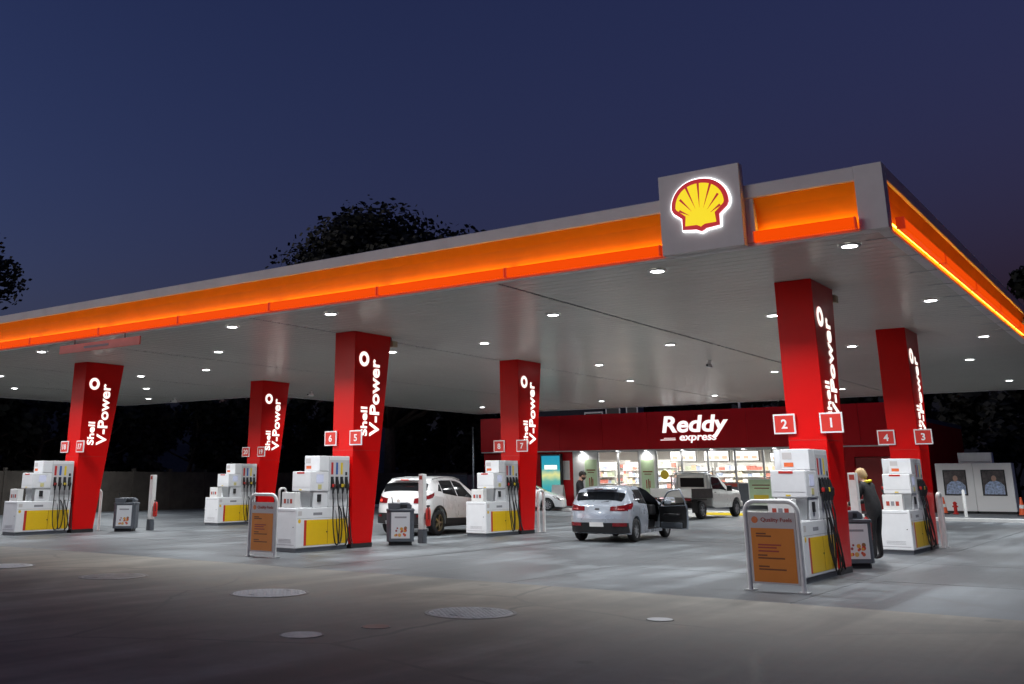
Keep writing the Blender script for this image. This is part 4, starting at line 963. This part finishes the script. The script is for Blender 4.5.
        fr_ = [c.P(D0+.03,1.02,1,-.03), c.P(D0+.02,1.5,1,-.03), c.P(D0+.02,1.9,1,-.03), c.P(1.95,1.9,1,-.03), c.P(2.15,1.85,1,-.03), c.P(2.45,1.5,1,-.03), c.P(2.68,1.03,1,-.03)]
        part('window_frame', MB().tube(fr_, .024, 8).xf(Mh), paintm, dd, smooth=True)
        part('window_pane', c.patch(D0+.04,2.64,D0+.04,2.12,1.03,1.86,1,-.03).xf(Mh), mat('clear_glass', (.05,.05,.05), .05, alpha=.25), dd, smooth=True, fix=False)
        part('mirror', MB().box(hx+.0,hx+.20,2.42,2.54,.92,1.06).xf(Mh), paintm, dd, bevel=.04)
    common(t, c, paintm, M_rim, 9, 'hatch', .19); return t
hatch((-12.86,24.35,0), R(6), 'silver hatchback with its driver door open beside the middle island', paint('silver_paintwork', (.42,.46,.52), .3, .28), True, 'parked_hatchback')
hatch((-30.6,46.0,0), R(-74), 'white car nose partly hidden behind the back middle column', paint('white_paint2', (.72,.73,.74)), False, 'parked_car')

# --- utility truck
def ute(loc, rz, label):
    t = thing('utility_truck', label, 'utility truck', loc, rz); P_ = paint('ute_white', (.66,.66,.62)); G = 2.0
    c = Car(3.30, .90, [(0,1.72),(.06,1.78),(.5,1.80),(1.0,1.76),(1.75,1.26),(1.95,1.2),(2.9,1.10),(3.15,1.0),(3.30,.8)], [(0,1.12),(.8,1.10),(1.8,1.06),(2.9,1.0),(3.3,.72)], (2.42,), .36, sill=.38, rr=.10, rf=.5, nr=5, tumble=.22, leans=False)
    cb = thing('tmp','tmp tmp tmp tmp','tmp'); bpy.data.objects.remove(cb)
    me = c.body(); me.transform(Matrix.Translation((0,G,.04))); link('cab', me, P_, t)
    mv = Matrix.Translation((0,G,.04))
    for s_ in (1,-1):
        part('side_window', c.patch(.12,1.55,.14,.98,1.06,1.85,s_).xf(mv), M_glass, t, smooth=True, fix=False)
        part('door_gap', MB().grid([[c.P(.1,v,s_,.002) for v in (.1,.5,.95)],[c.P(.115,v,s_,.002) for v in (.1,.5,.95)]]).grid([[c.P(1.5,v,s_,.002) for v in (.1,.5,.95)],[c.P(1.515,v,s_,.002) for v in (.1,.5,.95)]]).xf(mv), M_dark, t, fix=False)
        part('mirror', MB().box(.90 if s_>0 else -1.14,1.14 if s_>0 else -.90,1.45,1.55,1.06,1.30).xf(mv), M_dark, t, bevel=.03)
        part('headlamp', c.patch(3.0,3.22,3.0,3.2,.75,.98,s_,.008).xf(mv), M_chrome, t, fix=False)
        part('door_handle', c.patch(.2,.38,.2,.38,.84,.88,s_,.02,3,2).xf(mv), M_dark, t, fix=False)
        part('arch_flare', c.patch(1.98,2.86,2.0,2.84,.0,.10,s_,.02).xf(mv), M_clad, t, fix=False)
        for yw in (.95, G+2.42):
            wheel(t, s_*.80, yw, .36, .24, 6, M_galv, 'ute')
    part('rear_glass', MB().box(-.56,.56,G-.014,G+.05,1.26,1.66), mat('rear_glass_dark', (.006,.006,.007), .25, spec=.08), t, bevel=.03); part('windscreen', c.cross(1.05,1.72,2.02).xf(mv), M_glass, t, smooth=True, fix=False)
    part('chassis', MB().box(-.42,.42,.15,G+2.9,.42,.62), M_dark, t)
    M_tray = mat('tray_steel', (.07,.066,.062), .5, metal=.4, var=.25)
    part('tray_floor', MB().box(-.93,.93,-.05,G-.08,.86,.94), M_tray, t)
    part('tailgate', MB().box(-.93,.93,-.085,-.052,.86,1.22), P_, t, bevel=.008)
    for s_ in (1,-1): part('drop_side', MB().box(min(s_*.93,s_*.963),max(s_*.93,s_*.963),-.045,G-.1,.83,1.22), M_tray, t, bevel=.008); part('mudguard', MB().box(min(s_*.66,s_*.92),max(s_*.66,s_*.92),.5,1.4,.74,.78), M_clad, t); part('tail_lamp', MB().box(min(s_*.62,s_*.9),max(s_*.62,s_*.9),-.11,-.0855,.74,.84), M_tail, t); part('mudflap', MB().box(min(s_*.68,s_*.92),max(s_*.68,s_*.92),.42,.43,.25,.74), M_black, t)
    part('headboard', MB().tube([(-.9,G-.12,.94),(-.9,G-.12,1.72),(-.8,G-.12,1.84),(.8,G-.12,1.84),(.9,G-.12,1.72),(.9,G-.12,.94)],.028,8), M_galv, t, smooth=True)
    for x in (-.75,-.62,.62,.75): part('headboard_bar', MB().tube([(x,G-.12,.94),(x,G-.12,1.83)],.014,6), M_galv, t)
    part('roof_rack', MB().tube([(-.7,G+.1,1.9),(.7,G+.1,1.9)],.02,6).tube([(-.7,G+.8,1.9),(.7,G+.8,1.9)],.02,6).tube([(-.7,G-.12,1.9),(-.7,G+.85,1.9)],.02,6).tube([(.7,G-.12,1.9),(.7,G+.85,1.9)],.02,6), M_galv, t)
    part('antenna', MB().tube([(.3,G+1.6,1.2),(.25,G+1.5,2.5)],[.012,.006],5), M_dark, t)
    part('licence_plate', MB().box(-.19,.19,-.1,-.0855,.72,.83), M_number, t); part('front_bumper', MB().box(-.8,.8,G+3.2,G+3.36,.42,.66), P_, t, bevel=.05)
ute((-17.55,39.9,0), R(-3), 'white utility truck with dark tray parked before the shop')

# ------------------------------------------------------------------ people
def person(label, loc, rz, J, rad, mats, hair=None, extra=None, name='person'):
    """J: joints {name:(x,y,z)}, rad: radii, one skinned mesh; mats: list of (material, predicate(centre))"""
    t = thing(name, label, 'person', loc, rz)
    E_ = [('pelvis','spine'),('spine','chest'),('chest','neck'),('neck','head'),('head','crown')]
    for s_ in 'lr': E_ += [('pelvis','hip'+s_),('hip'+s_,'knee'+s_),('knee'+s_,'ankle'+s_),('ankle'+s_,'toe'+s_),('chest','sh'+s_),('sh'+s_,'el'+s_),('el'+s_,'wr'+s_),('wr'+s_,'palm'+s_)]
    J = dict(J)
    for s_ in 'lr':
        a, b = Vector(J['wr'+s_]), Vector(J['el'+s_]); d = (a-b).normalized(); J['palm'+s_] = tuple(a+d*.07)
        sd_ = d.cross(Vector((1,0,0))).normalized(); up_ = d.cross(sd_)
        for k in range(4):
            q = a+d*.10+sd_*((k-1.5)*.021); ln = (.062,.075,.07,.052)[k]
            J['f%d%s'%(k,s_)] = tuple(q+d*ln*.5); J['g%d%s'%(k,s_)] = tuple(q+d*ln*.85+up_*.03); E_ += [('palm'+s_,'f%d%s'%(k,s_)),('f%d%s'%(k,s_),'g%d%s'%(k,s_))]
        J['t0'+s_] = tuple(a+d*.05+sd_*.05); J['t1'+s_] = tuple(a+d*.09+sd_*.06+up_*.02); E_ += [('palm'+s_,'t0'+s_),('t0'+s_,'t1'+s_)]
    def rd(n): return rad.get(n, rad.get(n[:-1], .009 if n[0] in 'fgt' and n[1].isdigit() else .05))
    names = list(J); idx = {n:i for i,n in enumerate(names)}
    bm = bmesh.new(); sk = bm.verts.layers.skin.verify()
    vs = []
    for n in names:
        v = bm.verts.new(J[n]); r = rd(n); v[sk].radius = (r if not isinstance(r, tuple) else r[0], r if not isinstance(r, tuple) else r[1]); v[sk].use_root = n == 'pelvis'; vs.append(v)
    for a, b in E_: bm.edges.new((vs[idx[a]], vs[idx[b]]))
    me = bpy.data.meshes.new('b'); bm.to_mesh(me); bm.free()
    ob = bpy.data.objects.new('b', me); COL.objects.link(ob); ob.modifiers.new('s','SKIN').use_smooth_shade = True; ob.modifiers.new('u','SUBSURF').levels = 2; ob.modifiers['u'].render_levels = 2
    dg = bpy.context.evaluated_depsgraph_get(); m2 = bpy.data.meshes.new_from_object(ob.evaluated_get(dg)); bpy.data.objects.remove(ob)
    m2.materials.clear()
    for mm, _ in mats: m2.materials.append(mm)
    for p in m2.polygons:
        c = p.center
        for i, (_, fn) in enumerate(mats):
            if fn(c): p.material_index = i; break
        p.use_smooth = True
    o = bpy.data.objects.new('body', m2); COL.objects.link(o); o.parent = t
    hd, cr = Vector(J['head']), Vector(J['crown'])
    return t, hd, cr
def head_bits(t, hd, fwd, hairm, skin, long=False, cap=False):
    """face relief and hair; fwd = direction of the face in local space"""
    f = Vector(fwd).normalized(); up = Vector((0,0,1)); sd_ = f.cross(up).normalized(); up = sd_.cross(f)
    M = Matrix.Translation(hd) @ Matrix((sd_, f, up)).transposed().to_4x4()
    nose = MB().add([(-.016,.085,-.005),(.016,.085,-.005),(0,.118,-.018),(0,.088,.035)], [(0,1,2),(1,3,2),(3,0,2)]).xf(M); part('nose', nose, skin, t)
    for s_ in (-1,1):
        part('eye', MB().lathe([(0,.094),(.012,.092)], c=(s_*.033,0,.028), ax='y', n=8, cap=False).xf(M), M_dark, t); part('ear', MB().box(s_*.075-.008,s_*.075+.008,-.02,.015,-.02,.035).xf(M), skin, t, bevel=.006)
    part('mouth', MB().box(-.024,.024,.088,.093,-.052,-.046).xf(M), mat('lips', (.3,.1,.08), .5), t)
    mb = MB(); rows = []
    for i in range(9):
        a = -math.pi*.5+.35+(math.pi-.35)*i/8; z = math.sin(a); r = math.cos(a)
        row = []
        for k in range(20):
            b = 2*math.pi*k/20; x, y = math.sin(b), -math.cos(b)
            front = max(0, -math.cos(b-0))*0
            jit = 1+.05*math.sin(k*3.1+i*2.3)
            zz = .045+.105*z*jit
            yy = -.028+.108*r*y*jit; xx = .092*r*x*jit
            if y > .2 and zz < .06: zz = .06+(.06-zz)*.15; yy = min(yy, .072)
            if long and y < .3 and z < 0: zz -= .05
            row.append((xx, yy, zz))
        rows.append(row)
    part('hair', MB().grid(rows, closed=True).xf(M), hairm, t, smooth=True)
M_skin = mat('skin', (.48,.27,.19), .5); M_blackc = mat('black_cloth', (.018,.018,.02), .85, var=.2, vscale=14, bump=.2, bscale=25); M_jeans = mat('dark_trousers', (.025,.028,.04), .85, var=.2, vscale=12)
M_hairb = mat('dark_hair', (.02,.014,.01), .6, var=.3, vscale=40); M_blond = mat('blond_hair', (.48,.33,.16), .55, var=.3, vscale=40); M_lilac = mat('lilac_shirt', (.42,.38,.50), .8, var=.1); M_yell = mat('yellow_collar', (.75,.62,.02), .6)
STAND = dict(pelvis=(0,0,.95), spine=(0,.0,1.12), chest=(0,.01,1.36), neck=(0,.03,1.52), head=(0,.07,1.63), crown=(0,.07,1.72),
             hipl=(-.10,0,.90), kneel=(-.12,.03,.50), anklel=(-.13,-.01,.09), toel=(-.14,.15,.04), hipr=(.10,0,.90), kneer=(.12,.03,.50), ankler=(.13,-.01,.09), toer=(.14,.15,.04),
             shl=(-.19,.0,1.43), ell=(-.25,.03,1.15), wrl=(-.22,.20,1.0), shr=(.19,.0,1.43), elr=(.25,.04,1.15), wrr=(.20,.25,1.08))
RAD = dict(pelvis=(.16,.12), spine=(.15,.11), chest=(.17,.12), neck=.055, head=(.085,.10), crown=(.06,.07), hip=.09, knee=.06, ankle=.045, toe=.04, sh=.065, el=.045, wr=.03, palm=(.035,.02))
sh = dict(STAND); sh['head'] = (0,.10,1.61); sh['crown'] = (0,.11,1.70); sh['wrr'] = (.08,.34,1.22); sh['elr'] = (.22,.14,1.14)
t, hd, cr = person('man in a black t-shirt standing behind the silver hatchback', (-14.72,26.9,0), R(-75), sh, RAD,
    [(M_skin, lambda c: c.z > 1.50 or (c.z < 1.20 and (abs(c.x) > .19 or c.y > .19) and c.z > .8)), (M_blackc, lambda c: c.z > .98), (M_dark, lambda c: c.z < .10), (M_jeans, lambda c: True)])
t.scale = (1.05,)*3; head_bits(t, hd, (0,1,-.35), M_hairb, M_skin); part('beard', MB().lathe([(.03,-.10),(.065,-.075),(.078,-.03)], c=(0,.105,1.61), n=14, cap=False), M_hairb, t, smooth=True)
bend = dict(STAND); bend.update(pelvis=(0,-.04,.95), spine=(0,-.01,1.14), chest=(0,.04,1.36), neck=(0,.12,1.51), head=(0,.17,1.615), crown=(0,.19,1.70), shl=(-.19,.05,1.42), ell=(-.24,.17,1.15), wrl=(-.17,.40,1.06), shr=(.19,.05,1.42), elr=(.24,.17,1.15), wrr=(.17,.42,1.08), hipl=(-.10,-.04,.89), kneel=(-.11,-.0,.50), anklel=(-.12,-.02,.09), toel=(-.12,.14,.05), hipr=(.10,-.04,.89), kneer=(.11,.0,.50), ankler=(.12,-.02,.09), toer=(.12,.14,.05))
R2 = dict(RAD); R2.update(pelvis=(.175,.145), spine=(.165,.13), chest=(.18,.135), sh=.078, el=.058, wr=.04, hip=.105, knee=.07, ankle=.05, toe=.045)
t, hd, cr = person('person in a black coat leaning over the bin on the right island', (-5.47,22.5,0), R(75), bend, R2,
    [(M_skin, lambda c: c.z > 1.51 or (c.y > .38 and c.z < 1.2)), (M_dark, lambda c: c.z < .10), (M_blackc, lambda c: True)])
t.scale = (1.04,)*3; head_bits(t, hd, (0,1,-.45), M_blond, M_skin, long=True); part('scarf', MB().tube([(-.08,.04,1.50),(0,.17,1.47),(.08,.04,1.50),(0,-.03,1.52),(-.08,.04,1.50)],.03,8), M_yell, t, smooth=True)
t, hd, cr = person('customer in a lilac shirt standing in the shop doorway', (-22.55,52.1,FL+.013), R(160), STAND, RAD,
    [(M_skin, lambda c: c.z > 1.50 or (c.z < 1.15 and (abs(c.x) > .2 or c.y > .2) and c.z > .8)), (M_lilac, lambda c: c.z > .96), (M_dark, lambda c: c.z < .10), (M_jeans, lambda c: True)])
head_bits(t, hd, (0,1,-.1), M_hairb, M_skin)

# ------------------------------------------------------------------ trees
M_leaf = [mat('foliage%d'%i, c, .7, var=.35, vscale=1.2) for i, c in enumerate([(.009,.011,.006),(.011,.013,.007),(.008,.009,.005)])]
M_bark = mat('bark', (.07,.052,.038), .9, var=.3, vscale=5, bump=.4, bscale=12)
def tree(loc, h, spread, label, seed, base=.35, nleaf=3800, leaf=.32, name='tree', lobes=14, group='dark trees behind the station', squash=.62):
    rnd = random.Random(seed); t = thing(name, label, 'tree', loc, rnd.uniform(0,6), group)
    top = h*.78; path = []; x = y = 0
    for i in range(7):
        path.append((x,y,top*i/6)); x += rnd.uniform(-.25,.25); y += rnd.uniform(-.25,.25)
    r0 = .022*h+.05; part('trunk', MB().tube(path, [r0*(1-.75*i/6) for i in range(7)], 9), M_bark, t, smooth=True)
    cl = []; lm = MB()
    for k in range(lobes):
        a = rnd.uniform(0,2*math.pi)+k*2.4; zz = base*h+(h-base*h)*(k+.5)/lobes*.95; u = (zz-base*h)/(h-base*h)
        rr = spread*math.sqrt(max(.08,1-(2*u-.85)**2/1.6))*rnd.uniform(.35,.85)
        c = Vector((math.cos(a)*rr, math.sin(a)*rr, zz)); cl.append((c, spread*rnd.uniform(.28,.46)))
        i = min(5, max(1, int(zz/top*6)-1)); p0 = Vector(path[i]); md = (p0+c)*.5+Vector((0,0,-.08*h*.3))
        lm.tube([p0, md, c], [r0*.35, r0*.22, .03], 6)
    part('limbs', lm, M_bark, t, smooth=True)
    mbs = MB()
    for q in range(nleaf):
        c, r = rnd.choice(cl)
        d = Vector((rnd.gauss(0,1), rnd.gauss(0,1), rnd.gauss(0,1))).normalized(); p = c+Vector((d.x, d.y, d.z*squash))*r*(rnd.random()**.38)*rnd.uniform(.85,1.18)
        n = (d+Vector((rnd.uniform(-1,1),rnd.uniform(-1,1),rnd.uniform(-1,1)))*.9).normalized(); a = n.cross(Vector((.3,.2,1))).normalized(); b = n.cross(a); s_ = leaf*rnd.uniform(.5,1.2); l2 = s_*rnd.uniform(.45,.8)
        mbs.add([p-a*s_, p-b*l2, p+a*s_, p+b*l2], [(0,1,2,3)])
    me = bpy.data.meshes.new('crown'); me.from_pydata(mbs.v, [], mbs.f); link('crown', me, rnd.choice(M_leaf), t)
    return t
tree((-42.3,51.5,0), 18.5, 8.2, 'large dark tree rising above the canopy at centre left', 3, base=.40, nleaf=52000, leaf=.22, lobes=80)
tree((-56.3,29.5,0), 15.2, 4.4, 'dark tree above the canopy at the left picture edge', 5, base=.25, nleaf=6000, leaf=.2, lobes=34)
tree((-5.6,84,0), 16.8, 5.4, 'dark tree beyond the canopy at the right picture edge', 9, base=.3, nleaf=9000, leaf=.34, lobes=18)
rnd = random.Random(21); WH = ['behind the leftmost pump','behind the leftmost column','right of the leftmost column','above the left waste bin','above the left service post','left of the back left column','behind the back left column','right of the back left column','behind the front middle column','above the tail of the white SUV','above the roof of the white SUV','right of the white SUV roof']
for i in range(12):
    y = 17+i*3.5; tree((-48.8-rnd.uniform(0,2.5),y,0), rnd.uniform(6.6,8.4), rnd.uniform(2.7,3.3), f'low dense dark tree over the boundary wall, {WH[i]}', 40+i, base=.12, nleaf=5000, leaf=.24, name='low_tree', lobes=13, squash=.9)
W2 = ['beyond the shop roof, far left','beyond the shop roof, left','beyond the shop roof, middle','beyond the shop lettering','beyond the shop roof, right','far left behind the wall end','left of the red shop','just behind the shop corner','behind the shop right end','between shop and cabinets','behind the two cabinets','right of the cabinets','at the right picture edge']
for i, (x, y) in enumerate([(-33,67),(-28.5,66),(-24,67),(-19.5,66),(-15.5,67),(-47,60),(-42.5,58),(-38,59),(-12,66),(-8,64),(-4,66),(0,64),(5,66)]):
    tree((x,y,0), rnd.uniform(8.6,9.8), 3.4, f'dense dark tree {W2[i]}', 70+i, base=.06, nleaf=7000, leaf=.27, name='dense_tree', lobes=14, squash=.95)
struct(part('sky_blocking_ridge', MB().grid([[(x, y, z) for (y) in range(-40,181,20)] for x, z in ((-75,-.1),(-85,5),(-100,10),(-140,15))]).grid([[(x, y, z) for x in range(-140,121,20)] for y, z in ((95,-.1),(110,6),(130,13),(170,21))]), M_soil))  # added ridge, raised to block the glowing low sky under the canopy
